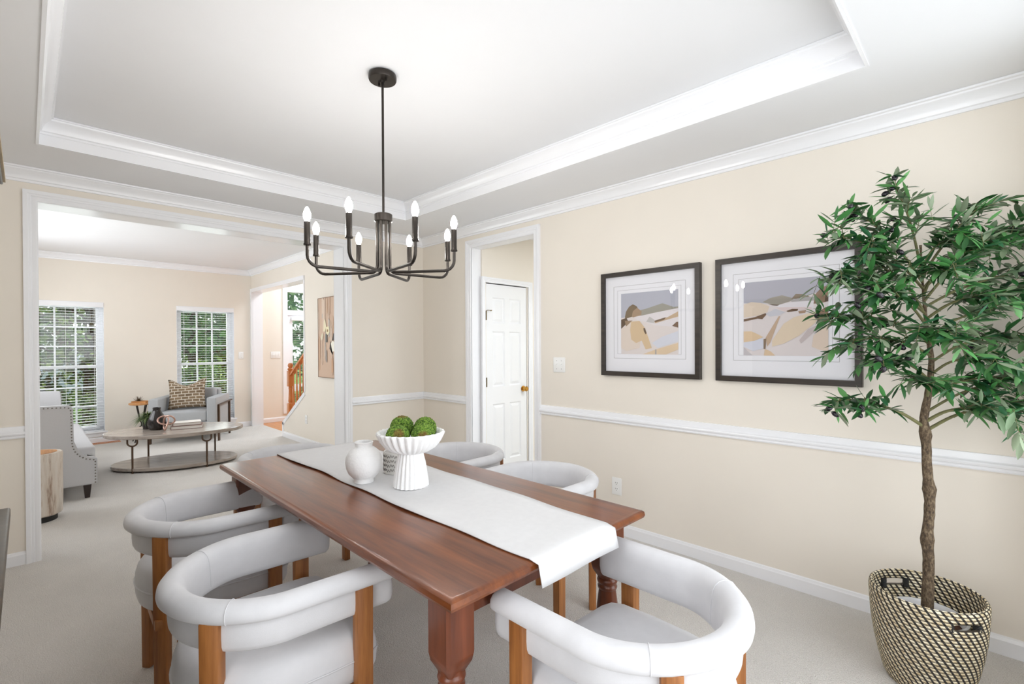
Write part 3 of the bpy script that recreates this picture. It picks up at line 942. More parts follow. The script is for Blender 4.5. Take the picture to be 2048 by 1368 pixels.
# ------------------------------------------------------------------ chandelier
CX, CY = 2.256, -1.782
t = thing('chandelier', 'black eight-arm candle chandelier hanging over the dining table', 'chandelier', (CX, CY, HT))
def cz(z): return z-HT
bm = bmesh.new()
lathe(bm, [(0, cz(2.577)), (.060, cz(2.577)), (.063, cz(2.572)), (.063, cz(2.556)), (.060, cz(2.550)), (.012, cz(2.549)), (.010, cz(2.540)), (0, cz(2.540))], 36)
can = finish('ceiling_canopy', bm, M['bronze'], t, smooth=True, angle=35)
for s_ in (-1, 1):
    bm = bmesh.new()
    lathe(bm, [(0, cz(2.551)), (.005, cz(2.551)), (.005, cz(2.538)), (.003, cz(2.536)), (0, cz(2.536))], 10, (s_*.03, 0, 0))
    finish('canopy_screw', bm, M['bronze'], can, smooth=True)
bm = bmesh.new()
tube(bm, [(0, 0, cz(2.545)), (.0, .0, cz(1.93))], .0055, 12)
finish('stem', bm, M['bronze'], t, smooth=True)
bm = bmesh.new()
lathe(bm, [(0, cz(1.940)), (.036, cz(1.940)), (.040, cz(1.937)), (.040, cz(1.906)), (.036, cz(1.902)), (0, cz(1.902))], 32)
finish('hub', bm, M['bronze'], t, smooth=True, angle=35)
RA = .333
for k in range(8):
    a = math.radians(-31+22.5+45*k)
    d = Vector((math.cos(a), math.sin(a), 0))
    pts = []
    r0 = .030
    zl = 1.672
    pts.append(d*r0+Vector((0, 0, cz(1.904))))
    pts.append(d*r0+Vector((0, 0, cz(zl+.03))))
    for q in (.25, .5, .75, 1.): pts.append(d*(r0+.03*(1-math.cos(q*PI/2)))+Vector((0, 0, cz(zl+.03*(1-math.sin(q*PI/2))))))
    rb = .045
    for q in (0, .2, .4, .6, .8, 1.): pts.append(d*(RA-rb+rb*math.sin(q*PI/2))+Vector((0, 0, cz(zl+rb*(1-math.cos(q*PI/2))))))
    pts.append(d*RA+Vector((0, 0, cz(1.763))))
    bm = bmesh.new(); tube(bm, pts, .0069, 10)
    arm = finish('arm', bm, M['bronze'], t, smooth=True)
    c = d*RA
    bm = bmesh.new()
    lathe(bm, [(0, cz(1.757)), (.014, cz(1.757)), (.0155, cz(1.760)), (.0145, cz(1.764)), (.0125, cz(1.768)), (.0125, cz(1.854)), (.011, cz(1.856)), (0, cz(1.856))], 18, (c.x, c.y, 0))
    finish('candle_sleeve', bm, M['bronze'], arm, smooth=True, angle=40)
    bm = bmesh.new()
    lathe(bm, [(0, cz(1.854)), (.008, cz(1.855)), (.010, cz(1.862)), (.0145, cz(1.874)), (.0155, cz(1.883)), (.0138, cz(1.895)), (.0085, cz(1.909)), (.004, cz(1.917)), (0, cz(1.920))], 16, (c.x, c.y, 0))
    bo = finish('bulb', bm, M['bulb'], arm, smooth=True, angle=180)
    bo['label'] = 'glowing white flame-shaped bulb'

# ------------------------------------------------------------------ framed prints on the picture wall
def colour_polys(name, polys, size, m, parent, y, hatch=None):
    bm = bmesh.new()
    lay = bm.loops.layers.float_color.new('col')
    for i, (c, pts) in enumerate(polys):
        vs = [bm.verts.new((p[0]*size[0], y-.00012*i, p[1]*size[1])) for p in pts]
        f = bm.faces.new(vs)
        cc = srgb(c)
        for l in f.loops: l[lay] = (*cc, 1)
    me = bpy.data.meshes.new(name); bm.to_mesh(me); bm.free()
    me.materials.append(m)
    o = bpy.data.objects.new(name, me); COL.objects.link(o); o.parent = parent
    return o
A1 = [((226, 217, 214), [(0, 0), (1, 0), (1, 1), (0, 1)]),
      ((182, 184, 196), [(0, .60), (1, .66), (1, 1), (0, 1)]),
      ((160, 157, 146), [(.28, .70), (.46, .73), (.74, .80), (.93, .73), (1, .735), (1, .71), (.62, .66), (.38, .62), (.3, .64)]),
      ((126, 108, 84), [(.07, .60), (.09, .70), (.15, .78), (.22, .815), (.29, .78), (.34, .70), (.24, .62), (.11, .59)]),
      ((168, 142, 116), [(.20, .62), (.22, .70), (.30, .755), (.38, .69), (.37, .63), (.22, .60)]),
      ((228, 222, 224), [(.24, .60), (.62, .66), (1, .71), (1, .42), (.6, .46), (.45, .52), (.3, .55)]),
      ((196, 192, 190), [(.46, .52), (.52, .60), (.60, .55), (.61, .49)]),
      ((198, 172, 142), [(.60, .52), (.83, .58), (1, .66), (1, .58), (.78, .53), (.62, .49)]),
      ((122, 98, 76), [(.60, .53), (.80, .58), (.77, .54), (.62, .505)]),
      ((118, 92, 72), [(.90, .44), (.97, .50), (1, .50), (1, .41)]),
      ((96, 76, 56), [(0, .57), (.10, .60), (.13, .55), (.09, .49), (0, .42)]),
      ((152, 128, 102), [(.07, .55), (.21, .55), (.18, .44), (.09, .46)]),
      ((226, 212, 200), [(0, .42), (.10, .46), (.2, .54), (.34, .54), (.40, .40), (.34, .10), (.10, .05), (0, .1)]),
      ((216, 190, 154), [(.19, .53), (.34, .54), (.44, .42), (.56, .10), (.45, .08), (.38, .22), (.28, .18), (.19, .24), (.17, .40)]),
      ((112, 92, 74), [(.41, .42), (.44, .42), (.47, .34), (.45, .32), (.42, .37)]),
      ((216, 218, 228), [(.56, .18), (.74, .28), (1, .36), (1, .20), (.66, .10)]),
      ((224, 200, 168), [(.60, .07), (1, .18), (1, .08), (.80, 0), (.40, 0)]),
      ((178, 168, 162), [(.615, 0), (.64, 0), (.64, .08), (.615, .08)])]
A2 = [((224, 216, 216), [(0, 0), (1, 0), (1, 1), (0, 1)]),
      ((178, 178, 190), [(0, .72), (.3, .70), (.7, .74), (1, .84), (1, 1), (0, 1)]),
      ((158, 152, 142), [(.24, .72), (.34, .77), (.48, .795), (.60, .75), (.62, .72), (.42, .665), (.30, .70)]),
      ((136, 122, 106), [(.59, .74), (.64, .80), (.72, .79), (.80, .755), (.7, .73)]),
      ((176, 172, 172), [(.58, .72), (.70, .75), (.86, .75), (.86, .70), (.6, .69)]),
      ((228, 224, 228), [(.40, .66), (.60, .70), (.84, .70), (.84, .60), (.5, .61)]),
      ((140, 116, 96), [(.84, .66), (.86, .78), (.93, .86), (1, .88), (1, .68), (.9, .66)]),
      ((86, 70, 56), [(.96, .68), (.97, .75), (1, .76), (1, .68)]),
      ((98, 80, 68), [(.31, .69), (.36, .67), (.42, .66), (.45, .67), (.37, .68)]),
      ((222, 206, 188), [(0, .70), (.10, .73), (.22, .71), (.33, .66), (.30, .58), (.18, .54), (0, .52)]),
      ((222, 206, 206), [(.40, .64), (.62, .63), (.82, .62), (.82, .59), (.5, .58)]),
      ((112, 90, 72), [(.53, .585), (.60, .61), (.67, .605), (.66, .58), (.55, .57)]),
      ((166, 138, 116), [(.67, .575), (.76, .585), (.75, .55), (.68, .545)]),
      ((116, 92, 72), [(0, .50), (.14, .52), (.28, .57), (.30, .56), (.24, .49), (.18, .50), (0, .465)]),
      ((204, 204, 212), [(.28, .56), (.40, .62), (.52, .57), (.44, .53), (.33, .52)]),
      ((196, 170, 146), [(.28, .24), (.44, .52), (.46, .52), (.34, .18), (.30, .12)]),
      ((226, 208, 184), [(.36, .20), (.50, .42), (.62, .50), (.86, .56), (.92, .54), (.86, .42), (.68, .26), (.50, .16), (.36, .12)]),
      ((146, 118, 98), [(.88, .44), (.90, .56), (.97, .61), (1, .61), (1, .46), (.9, .42)]),
      ((104, 82, 68), [(.88, .40), (1, .50), (1, .44), (.92, .36)]),
      ((200, 188, 188), [(.68, .20), (.78, .34), (.90, .40), (.94, .36), (.82, .28), (.70, .16)]),
      ((224, 206, 190), [(.82, .12), (.84, .26), (1, .40), (1, .06), (.9, .08)]),
      ((222, 196, 162), [(0, .33), (.10, .33), (.18, .29), (.25, .25), (.14, .20), (0, .18)]),
      ((214, 216, 228), [(0, .18), (.14, .20), (.25, .24), (.27, .10), (.12, .06), (0, .12)]),
      ((138, 118, 98), [(.255, .09), (.255, .22), (.29, .23), (.28, .09)]),
      ((222, 196, 164), [(.26, 0), (.27, .09), (.34, .06), (.40, 0)]),
      ((196, 190, 194), [(0, 0), (0, .12), (.05, .06), (.12, 0)])]
def framed_print(label, x0, polys):
    S = .721
    t = thing('framed_print', label, 'picture', (x0, 0, 1.117), 0, 'framed abstract landscape prints')
    bm = bmesh.new()
    fw, dp = .031, .036
    o4 = [(0, 0), (S, 0), (S, S), (0, S)]
    i4 = [(fw, fw), (S-fw, fw), (S-fw, S-fw), (fw, S-fw)]
    lev = [(o4, -.001), (o4, -dp+.002), ([(a+(.002 if a < .3 else -.002), b+(.002 if b < .3 else -.002)) for a, b in o4], -dp), (i4, -dp), (i4, -.014)]
    rg = [[bm.verts.new((a, y, b)) for a, b in pts] for pts, y in lev]
    for a, b in zip(rg, rg[1:]):
        for k in range(4): bm.faces.new((a[k], a[(k+1) % 4], b[(k+1) % 4], b[k]))
    finish('frame', bm, M['frame'], t)
    boxes('mat_board', [((fw-.004, -.016, fw-.004), (S-fw+.004, -.003, S-fw+.004))], M['mat'], t)
    bm = bmesh.new()
    for e, w_ in ((.097, .0022), (.127, .0016)):
        z0, z1 = e+.025, S-e
        for lo, hi in (((e, z0), (S-e, z0+w_)), ((e, z1-w_), (S-e, z1)), ((e, z0), (e+w_, z1)), ((S-e-w_, z0), (S-e, z1))):
            box(bm, (lo[0], -.0168, lo[1]), (hi[0], -.0155, hi[1]))
    finish('mat_bevel_line', bm, M['matline'], t)
    art = colour_polys('art_print', polys, (.418, .418), M['art'], t, -.0170)
    art.location = (.157, 0, .152)
    boxes('picture_glass', [((fw-.002, -.0245, fw-.002), (S-fw+.002, -.0225, S-fw+.002))], M['picglass'], t)
framed_print('square black-framed landscape print nearer the hall door', 2.247, A1)
framed_print('square black-framed landscape print partly covered by the olive tree', 3.063, A2)

# switches and outlets
def plate(label, cat, loc_, rz, w_, h_, toggles, name='light_switch', outlet=False):
    t = thing(name, label, cat, loc_, rz)
    boxes('cover_plate', [((-w_/2, -.007, -h_/2), (w_/2, 0, h_/2))], M['plastic'], t, bev=.003)
    if outlet:
        for s in (-1, 1):
            bm = bmesh.new()
            pts = [(.017*math.cos(a), .0145*math.sin(a)+s*.0205) for a in lin(0, 2*PI, 21)[:-1]]
            prism(bm, pts, -.0085, -.006, 'Y')
            f = finish('receptacle', bm, M['plastic'], t)
            boxes('slot', [((-.008, -.0092, s*.0205+.001), (-.0055, -.008, s*.0205+.009)), ((.0055, -.0092, s*.0205+.001), (.008, -.008, s*.0205+.009)), ((-.002, -.0092, s*.0205-.009), (.002, -.008, s*.0205-.005))], M['slot'], f)
    else:
        for x in toggles:
            bm = bmesh.new(); box(bm, (x-.006, -.0085, -.013), (x+.006, -.006, .013)); box(bm, (x-.004, -.017, -.001), (x+.004, -.007, .008), .0015)
            f = finish('toggle', bm, M['plastic'], t, smooth=True)
            for z in (-.032, .032): boxes('screw', [((x-.002, -.0085, z-.002), (x+.002, -.0065, z+.002))], M['slot'], f)
    return t
plate('double white light switch between the hall door and the prints', 'light switch', (1.836, 0, 1.179), 0, .118, .118, (-.023, .023))
plate('white wall outlet below the chair rail behind the dining table', 'outlet', (2.354, 0, .333), 0, .078, .122, (), 'wall_outlet', True)
plate('single white light switch right of the far room window', 'light switch', (XF, -.425, 1.185), PI/2, .075, .118, (0,))
plate('white outlet low on the wall under the abstract painting', 'outlet', (-2.377, YR, .338), 0, .072, .118, (), 'wall_outlet', True)
plate('wide white light switch on the foyer wall beside the stair', 'light switch', (XF-.13, .165, 1.181), PI/2, .16, .118, (-.046, 0, .046))
o = boxes('contact_sensor', [((-.04, OY1-.014, 2.00), (-.015, OY1, 2.06))], M['plastic'], bev=.002)
tag(o, 'tiny white sensor high on the right jamb of the wide opening', 'sensor')

# ------------------------------------------------------------------ olive tree in its basket
TB = Vector((4.055, -.445, 0))
t = thing('woven_basket', 'oval cream and black woven basket holding the olive tree', 'basket', tuple(TB))
bm = bmesh.new()
outer = [(.116, 0), (.128, .004), (.137, .02), (.153, .08), (.167, .15), (.177, .22), (.182, .29), (.184, .335), (.184, .350), (.181, .360), (.175, .364), (.170, .360)]
inner = [(.171, .345), (.171, .32), (.167, .25), (.159, .18), (.144, .08), (.131, .02), (0, .016)]
lay = bm.loops.layers.uv.verify()
prof = [(0, .001)]+outer+inner
seg = 96
rings = []
for r, z in prof:
    rings.append([bm.verts.new((r*math.cos(2*PI*k/seg), r*math.sin(2*PI*k/seg), z)) for k in range(seg)] if r > 0 else [bm.verts.new((0, 0, z))])
hole_c = [math.radians(-46), math.radians(134)]
arc = [0]
for a, b in zip(prof, prof[1:]): arc.append(arc[-1]+math.hypot(a[0]-b[0], a[1]-b[1]))
for j in range(len(rings)-1):
    a, b = rings[j], rings[j+1]
    zmid = (prof[j][1]+prof[j+1][1])/2
    for k in range(seg):
        k2 = (k+1) % seg
        if len(a) == 1: bm.faces.new((a[0], b[k], b[k2])); continue
        if len(b) == 1: bm.faces.new((a[k], a[k2], b[0])); continue
        ang = 2*PI*(k+.5)/seg
        f = bm.faces.new((a[k], a[k2], b[k2], b[k]))
        for l, (kk, jj) in zip(f.loops, ((k, j), (k+1, j), (k+1, j+1), (k, j+1))): l[lay].uv = (kk/seg, arc[jj]/.42)
bk = finish('basket_body', bm, M['basket'], t, smooth=True, angle=180)
# cut the two hand holes
for hc in hole_c:
    cb = bmesh.new()
    pts = []
    hw, hh = .052, .013
    for a in lin(0, 2*PI, 25)[:-1]:
        c_, s_ = math.cos(a), math.sin(a)
        pts.append((hw*math.copysign(abs(c_)**.55, c_), .312+hh*math.copysign(abs(s_)**.7, s_)))
    prism(cb, pts, .10, .25, 'X')
    cut = finish('cutter', cb, M['black'])
    cut.matrix_world = Matrix.Translation(TB) @ Matrix.Rotation(hc, 4, 'Z')
    md = bk.modifiers.new('hole', 'BOOLEAN'); md.object = cut; md.operation = 'DIFFERENCE'; md.solver = 'EXACT'
    bpy.context.view_layer.update()
    dg = bpy.context.evaluated_depsgraph_get()
    me2 = bpy.data.meshes.new_from_object(bk.evaluated_get(dg))
    bk.modifiers.clear(); bk.data = me2
    bpy.data.objects.remove(cut, do_unlink=True)
    for s in (-1, 1):
        b2 = bmesh.new()
        rr = .1795
        th = hc+s*.052/rr
        d = Vector((math.cos(th), math.sin(th), 0))
        for i in range(7):
            zz = .296+.0055*i
            tube(b2, [d*(rr-.010+.012*math.cos(q))+Vector((-d.y, d.x, 0))*.0072*math.sin(q)*1.1+Vector((0, 0, zz)) for q in lin(0, 2*PI, 13)[:-1]], .0032, 6, closed=True)
        w_ = finish('handle_wrap', b2, M['black'], t, smooth=True); w_['label'] = 'dark cord wrapped at the end of a hand hole'
t = thing('nursery_pot', 'round white plastic pot inside the woven basket', 'pot', (TB.x, TB.y, .0165))
bm = bmesh.new()
lathe(bm, [(0, 0), (.095, 0), (.118, .20), (.122, .236), (.128, .240), (.128, .252), (.120, .254), (.113, .236), (.109, .20), (0, .19)], 48)
finish('pot_body', bm, M['potwhite'], t, smooth=True, angle=40)
bm = bmesh.new()
lathe(bm, [(0, .228), (.04, .226), (.08, .222), (.111, .216), (.109, .196), (0, .194)], 40)
for v in bm.verts: v.co.z += .006*noise.noise(v.co*60) if v.co.z > .21 else 0
finish('soil', bm, M['soil'], t, smooth=True)

TREE = thing('olive_tree', 'tall artificial olive tree with black olives standing by the picture wall', 'tree', (TB.x, TB.y, .225))
fdir = Vector((fwd.x, fwd.y, 0)).normalized()
rdir = Vector((rgt.x, rgt.y, 0)).normalized()
# trunk coordinates: (sideways, toward the viewer, height), metres from the trunk foot
def TP(s, f, z): return Vector((rdir.x*s-fdir.x*f, rdir.y*s-fdir.y*f, z-.225))
trunk = [(.004, 0, .225), (.006, 0, .35), (.010, 0, .48), (.004, 0, .56), (.012, .0, .66), (.014, 0, .74), (.004, 0, .84), (.0, 0, .95), (-.008, 0, 1.04), (.0, .01, 1.14), (.012, .01, 1.26), (.004, .0, 1.38), (-.008, 0, 1.50), (-.016, 0, 1.62), (-.022, .0, 1.72)]
def smooth_path(pts, n=6):
    P_ = [Vector(p) for p in pts]
    out = []
    for i in range(len(P_)-1):
        p0, p1, p2, p3 = P_[max(i-1, 0)], P_[i], P_[i+1], P_[min(i+2, len(P_)-1)]
        for k in range(n):
            s = k/n
            out.append(.5*((2*p1)+(p2-p0)*s+(2*p0-5*p1+4*p2-p3)*s*s+(3*p1-p0-3*p2+p3)*s**3))
    out.append(P_[-1])
    return out
tp = [TP(*p) for p in trunk]
sp_ = smooth_path(tp, 5)
bm = bmesh.new()
rads = []
for i, p in enumerate(sp_):
    h = p.z+.225
    r = .0205-.0052*min(1, (h-.225)/.75) if h < .98 else max(.004, .0150-.0150*(h-.98)/.80)
    for kz, ka in ((.56, .004), (.76, .006), (.98, .006)): r += ka*math.exp(-((h-kz)/.022)**2)
    rads.append(r)
tube(bm, sp_, rads, 14)
for v in bm.verts: v.co += Vector((noise.noise(v.co*70), noise.noise(v.co*70+Vector((5, 0, 0))), 0))*.0022
finish('trunk', bm, M['bark'], TREE, smooth=True)
# branches: (height on trunk, tip side, tip toward viewer, tip height)
BR = [(1.60, -.145, .03, 1.94), (1.57, -.27, -.02, 1.86), (1.56, -.35, .02, 1.75), (1.45, -.39, .06, 1.60), (1.40, -.33, .16, 1.54), (1.34, -.36, .0, 1.445),
      (1.28, -.375, .10, 1.34), (1.18, -.32, .16, 1.27), (1.00, -.39, .04, 1.115), (1.60, .215, .0, 1.87), (1.56, .30, .03, 1.78), (1.54, .39, -.02, 1.775),
      (1.48, .37, .10, 1.61), (1.42, .39, .0, 1.54), (1.36, .28, .15, 1.47), (1.26, .35, -.02, 1.36), (1.06, .40, .05, 1.22), (.99, .385, .0, 1.10), (1.12, .24, .14, 1.20),
      (1.62, .03, .10, 1.72), (1.52, -.12, .18, 1.60), (1.42, .10, .20, 1.50), (1.32, -.13, .20, 1.37), (1.22, .09, .18, 1.27), (1.12, -.15, .16, 1.20), (1.02, .10, .14, 1.09), (1.5, .18, .12, 1.70), (1.46, -.2, -.03, 1.66)]
GREENS = [(38, 82, 40), (52, 104, 52), (66, 122, 62), (30, 66, 36), (92, 142, 84), (112, 134, 104), (128, 142, 116), (104, 118, 92), (46, 96, 62)]
def leaf(bm, lay, p, d, n, L, w_, rr, pale):
    d = d.normalized()
    s = d.cross(n)
    if s.length < 1e-4: s = d.orthogonal()
    s.normalize(); n = s.cross(d).normalized()
    cr_ = rr.uniform(-.25, .15)
    rows = []
    for q, ww in ((0, .12), (.22, .75), (.5, 1.), (.78, .7), (1, .03)):
        c = p+d*L*q+n*(cr_*L*q*q)
        rows.append([bm.verts.new(c-s*w_*ww+n*w_*.28*ww), bm.verts.new(c), bm.verts.new(c+s*w_*ww+n*w_*.28*ww)])
    if pale: c = srgb(GREENS[rr.choice((5, 6, 7, 4))])
    else: c = srgb(GREENS[rr.choice((0, 0, 1, 1, 2, 3, 8, 4))])
    k = rr.uniform(.85, 1.2)
    c = tuple(min(1, x*k) for x in c)
    for a, b in zip(rows, rows[1:]):
        for i in (0, 1):
            f = bm.faces.new((a[i], a[i+1], b[i+1], b[i]))
            f.smooth = True
            for l in f.loops: l[lay] = (*c, 1)
def make_tree_foliage():
    rr = random.Random(11)
    olives = []
    for bi, (h0, ts, tf, th) in enumerate(BR):
        # start on the trunk at height h0
        i0 = min(range(len(sp_)), key=lambda i: abs(sp_[i].z+.225-h0))
        a = sp_[i0]
        tip = TP(ts, tf, th)
        mid = a.lerp(tip, .5)+Vector((0, 0, .035))+TP(rr.uniform(-.02, .02), rr.uniform(-.02, .03), .225)
        path = smooth_path([a, a.lerp(mid, .5)+Vector((0, 0, .012)), mid, mid.lerp(tip, .5)+Vector((0, 0, .01)), tip], 5)
        n = len(path)
        bm = bmesh.new()
        tube(bm, path, [(.0042 if h0 > 1.03 else .0058)*(1-i/(n-1))**.8+.0013 for i in range(n)], 7)
        lm = bmesh.new()
        lay = lm.loops.layers.float_color.new('col')
        pale = rr.random()
        twigs = []
        for q in range(5):
            i = int(n*(.34+.13*q))
            i = min(i, n-2)
            dirv = (path[i+1]-path[i]).normalized()
            side = (1 if q % 2 else -1)
            off = dirv.cross(Vector((rr.uniform(-.3, .3), rr.uniform(-.3, .3), 1))).normalized()*side
            L = rr.uniform(.08, .165)
            tw = [path[i]+(dirv*.75+off*rr.uniform(.35, .7)+Vector((0, 0, rr.uniform(-.35, .42)))).normalized()*L*k/5+Vector((0, 0, -.02*(k/5)**2)) for k in range(6)]
            tube(bm, tw, [.0018-.0002*k for k in range(6)], 5)
            twigs.append((tw, .15))
        twigs.append((path[int(n*.42):], .0))
        for tw, st in twigs:
            m = len(tw)
            tot = sum((tw[i+1]-tw[i]).length for i in range(m-1))
            pairs = max(5, int(tot/.0175))
            for k in range(pairs):
                f = (k+.6)/pairs*(m-1)
                i = min(int(f), m-2)
                p = tw[i].lerp(tw[i+1], f-i)
                dv = (tw[i+1]-tw[i]).normalized()
                ref = Vector((rr.uniform(-.5, .5), rr.uniform(-.5, .5), 1)).normalized()
                sd = dv.cross(ref).normalized()
                for s in (-1, 1):
                    d = dv*rr.uniform(.45, .8)+sd*s*rr.uniform(.6, 1)+Vector((0, 0, rr.uniform(-.38, .16)))
                    leaf(lm, lay, p, d, ref, rr.uniform(.056, .088), rr.uniform(.0076, .0118), rr, rr.random() < (.22+.6*pale))
            leaf(lm, lay, tw[-1], (tw[-1]-tw[-2]), Vector((0, 0, 1)), .055, .006, rr, pale > .5)
            if rr.random() < .5:
                olives.append(tw[-1]+Vector((rr.uniform(-.02, .02), rr.uniform(-.02, .02), -.008)))
                if rr.random() < .5: olives.append(tw[-2]+Vector((rr.uniform(-.025, .025), rr.uniform(-.02, .02), -.012)))
        # keep everything on the room side of the wall
        for b_ in (bm, lm):
            for v in b_.verts:
                if v.co.y+TB.y > -.02: v.co.y = -.02-TB.y
                if v.co.x+TB.x > 4.43: v.co.x = 4.43-TB.x
        br = finish('branch', bm, M['twig'], TREE, smooth=True)
        lo = finish('leaves', lm, M['leaf'], br)
        lo['label'] = 'narrow green and sage olive leaves'
    om = None
    for p in olives[:64]:
        if om is None:
            bm = bmesh.new()
            lathe(bm, [(0, -.0145), (.0052, -.0127), (.0095, -.0046), (.010, .0012), (.008, .009), (.0034, .014), (0, .015)], 12)
            o = finish('olive', bm, M['olive'], TREE, smooth=True, angle=180); om = o
        else:
            o = om.copy(); COL.objects.link(o)
        o.location = p if p.y+TB.y < -.04 else Vector((p.x, -.04-TB.y, p.z))
        o.rotation_euler = (rr.uniform(-1.2, 1.2), rr.uniform(-1.2, 1.2), 0)
        o['label'] = 'shiny black olive'
make_tree_foliage()

# ------------------------------------------------------------------ dark hutch at the left edge
t = thing('china_hutch', 'dark wooden hutch cut off at the left edge of the photo', 'cabinet', (2.71, -3.225, 0))
def L_(lo, hi): return (tuple(a-b for a, b in zip(lo, (2.71, -3.225, 0))), tuple(a-b for a, b in zip(hi, (2.71, -3.225, 0))))
boxes('base_cabinet', [L_((2.19, -3.46, .0), (3.24, -3.055, .82))], M['hutch'], t, bev=.004)
boxes('counter', [L_((2.122, -3.46, .82), (3.30, -2.982, .85))], M['hutch'], t, bev=.006)
boxes('upper_cabinet', [L_((2.22, -3.46, .85), (3.20, -3.16, 1.76))], M['hutch'], t, bev=.003)
bm = bmesh.new()
for i, (d, z0_, z1_) in enumerate(((.0, 1.76, 1.785), (.05, 1.785, 1.805), (.10, 1.805, 1.825), (.15, 1.825, 1.835))):
    lo, hi = L_((2.25-d*.8, -3.46, z0_), (3.18+d*.6, -3.14+d, z1_)); box(bm, lo, hi, .003)
finish('cornice', bm, M['hutch'], t, smooth=True)
boxes('cornice_edge', [L_((2.122, -3.46, 1.835), (3.28, -2.985, 1.848))], M['hutchedge'], t)
for k in range(2):
    x0 = 2.21+.51*k
    d = boxes('door', [L_((x0, -3.056, .08), (x0+.495, -3.038, .78))], M['hutch'], t, bev=.003)
    bm = bmesh.new(); lathe(bm, [(0, 0), (.012, .002), (.014, .012), (0, .018)], 12)
    for v in bm.verts: v.co = Vector((x0+(.45 if k == 0 else .045)-2.71+v.co.x, -3.037+3.225+v.co.z, .55+v.co.y))
    finish('knob', bm, M['hinge'], d, smooth=True)

# ------------------------------------------------------------------ living room furniture
# oval coffee table
ca = math.radians(69.3)
t = thing('coffee_table', 'oval grey-brown two-tier coffee table on the living room carpet', 'coffee table', (-2.356, -1.74, 0), ca)
def oval(name, a, b, z0_, z1_, m, par):
    bm = bmesh.new()
    n = 64
    rg = []
    for d, z in ((-.006, z0_), (0, z0_+.005), (0, z1_-.005), (-.006, z1_)):
        rg.append([bm.verts.new(((a+d)*math.cos(2*PI*k/n), (b+d)*math.sin(2*PI*k/n), z)) for k in range(n)])
    for p, q in zip(rg, rg[1:]):
        for k in range(n): bm.faces.new((p[k], p[(k+1) % n], q[(k+1) % n], q[k]))
    bm.faces.new(rg[0]); bm.faces.new(rg[-1])
    return finish(name, bm, m, par, smooth=True, angle=30)
oval('tabletop', .66, .425, .365, .405, M['greywood'], t)
oval('lower_shelf', .60, .385, .02, .055, M['greywood'], t)
for sx in (-1, 1):
    for sy in (-1, 1):
        bm = bmesh.new()
        x, y = sx*.335, sy*.312
        tube(bm, [(x, y, 0), (x, y, .295)], .0095, 8)
        tube(bm, [(x-.042, y, .364), (x-.042, y, .325)]+[(x-.042*math.cos(q), y, .325-.036*math.sin(q)) for q in lin(.2, PI-.2, 9)]+[(x+.042, y, .325), (x+.042, y, .364)], .0085, 8)
        finish('leg', bm, M['bronzeframe'], t, smooth=True)
CTZ = .405
def CT(u, v): return (-2.356+u*math.cos(ca)-v*math.sin(ca), -1.74+u*math.sin(ca)+v*math.cos(ca))
x, y = CT(-.19, .02)
t = thing('ribbed_vase', 'dark ribbed bottle vase on the coffee table', 'vase', (x, y, CTZ))
bm = bmesh.new()
lathe(bm, [(0, 0), (.062, 0), (.080, .03), (.088, .07), (.082, .115), (.062, .165), (.042, .20), (.036, .225), (.040, .245), (.036, .248), (.030, .225), (.03, .2), (0, .19)], 72, flute=24, famp=[0, .02, .03, .03, .03, .03, .03, .03, .02, 0, 0, 0, 0])
finish('vase_body', bm, M['vasedark'], t, smooth=True, angle=60)
def tuft(name, loc_, n, L, spread, cols, rr, w_=.004, droop=.3, m=None):
    bm = bmesh.new()
    lay = bm.loops.layers.float_color.new('col')
    for k in range(n):
        a = rr.uniform(0, 2*PI); e = rr.uniform(.15, 1)*spread
        d = Vector((math.cos(a)*math.sin(e), math.sin(a)*math.sin(e), math.cos(e)))
        l = L*rr.uniform(.6, 1)
        p = Vector((0, 0, 0)); s = d.cross(Vector((0, 0, 1))); s = s.normalized() if s.length > .01 else Vector((1, 0, 0))
        rows = []
        for q in (0, .35, .7, 1):
            c = p+d*l*q+Vector((0, 0, -droop*l*q*q))
            ww = w_*(1-q*.85)
            rows.append((bm.verts.new(c-s*ww), bm.verts.new(c+s*ww)))
        cc = srgb(cols[rr.randrange(len(cols))])
        for a_, b_ in zip(rows, rows[1:]):
            f = bm.faces.new((a_[0], a_[1], b_[1], b_[0]))
            for lp in f.loops: lp[lay] = (*cc, 1)
    me = bpy.data.meshes.new(name); bm.to_mesh(me); bm.free(); me.materials.append(m or M['leafout'])
    o = bpy.data.objects.new(name, me); COL.objects.link(o); o.location = loc_
    return o
rr = random.Random(5)
x2, y2 = CT(-.30, .13)
t = thing('potted_greenery', 'small bushy green plant behind the dark vase on the coffee table', 'plant', (x2, y2, CTZ))
bm = bmesh.new(); lathe(bm, [(0, 0), (.045, 0), (.055, .09), (.058, .11), (.052, .11), (0, .1)], 20)
finish('planter', bm, M['vasedark'], t, smooth=True, angle=40)
o = tuft('foliage', (0, 0, .12), 420, .20, 1.5, [(70, 92, 46), (96, 116, 62), (52, 70, 36), (122, 136, 80)], rr, .006, .55); o.parent = t
x, y = CT(-.075, -.13)
bm = bmesh.new()
kp = []
for q in lin(0, 2*PI, 121)[:-1]:
    kp.append(Vector(((math.sin(q)+2*math.sin(2*q))*.031, (math.cos(q)-2*math.cos(2*q))*.031, -math.sin(3*q)*.028)))
rot = Matrix.Rotation(math.radians(78), 3, 'X')
kp = [rot @ p for p in kp]
mz = min(p.z for p in kp)
tube(bm, [p-Vector((0, 0, mz-.0085)) for p in kp], .0085, 10, closed=True)
o = finish('knot_sculpture', bm, M['rose'], smooth=True, angle=180); o.location = (x, y, CTZ); o.rotation_euler = (0, 0, math.radians(40))
tag(o, 'rose-coloured metal knot sculpture in front of the books', 'sculpture')
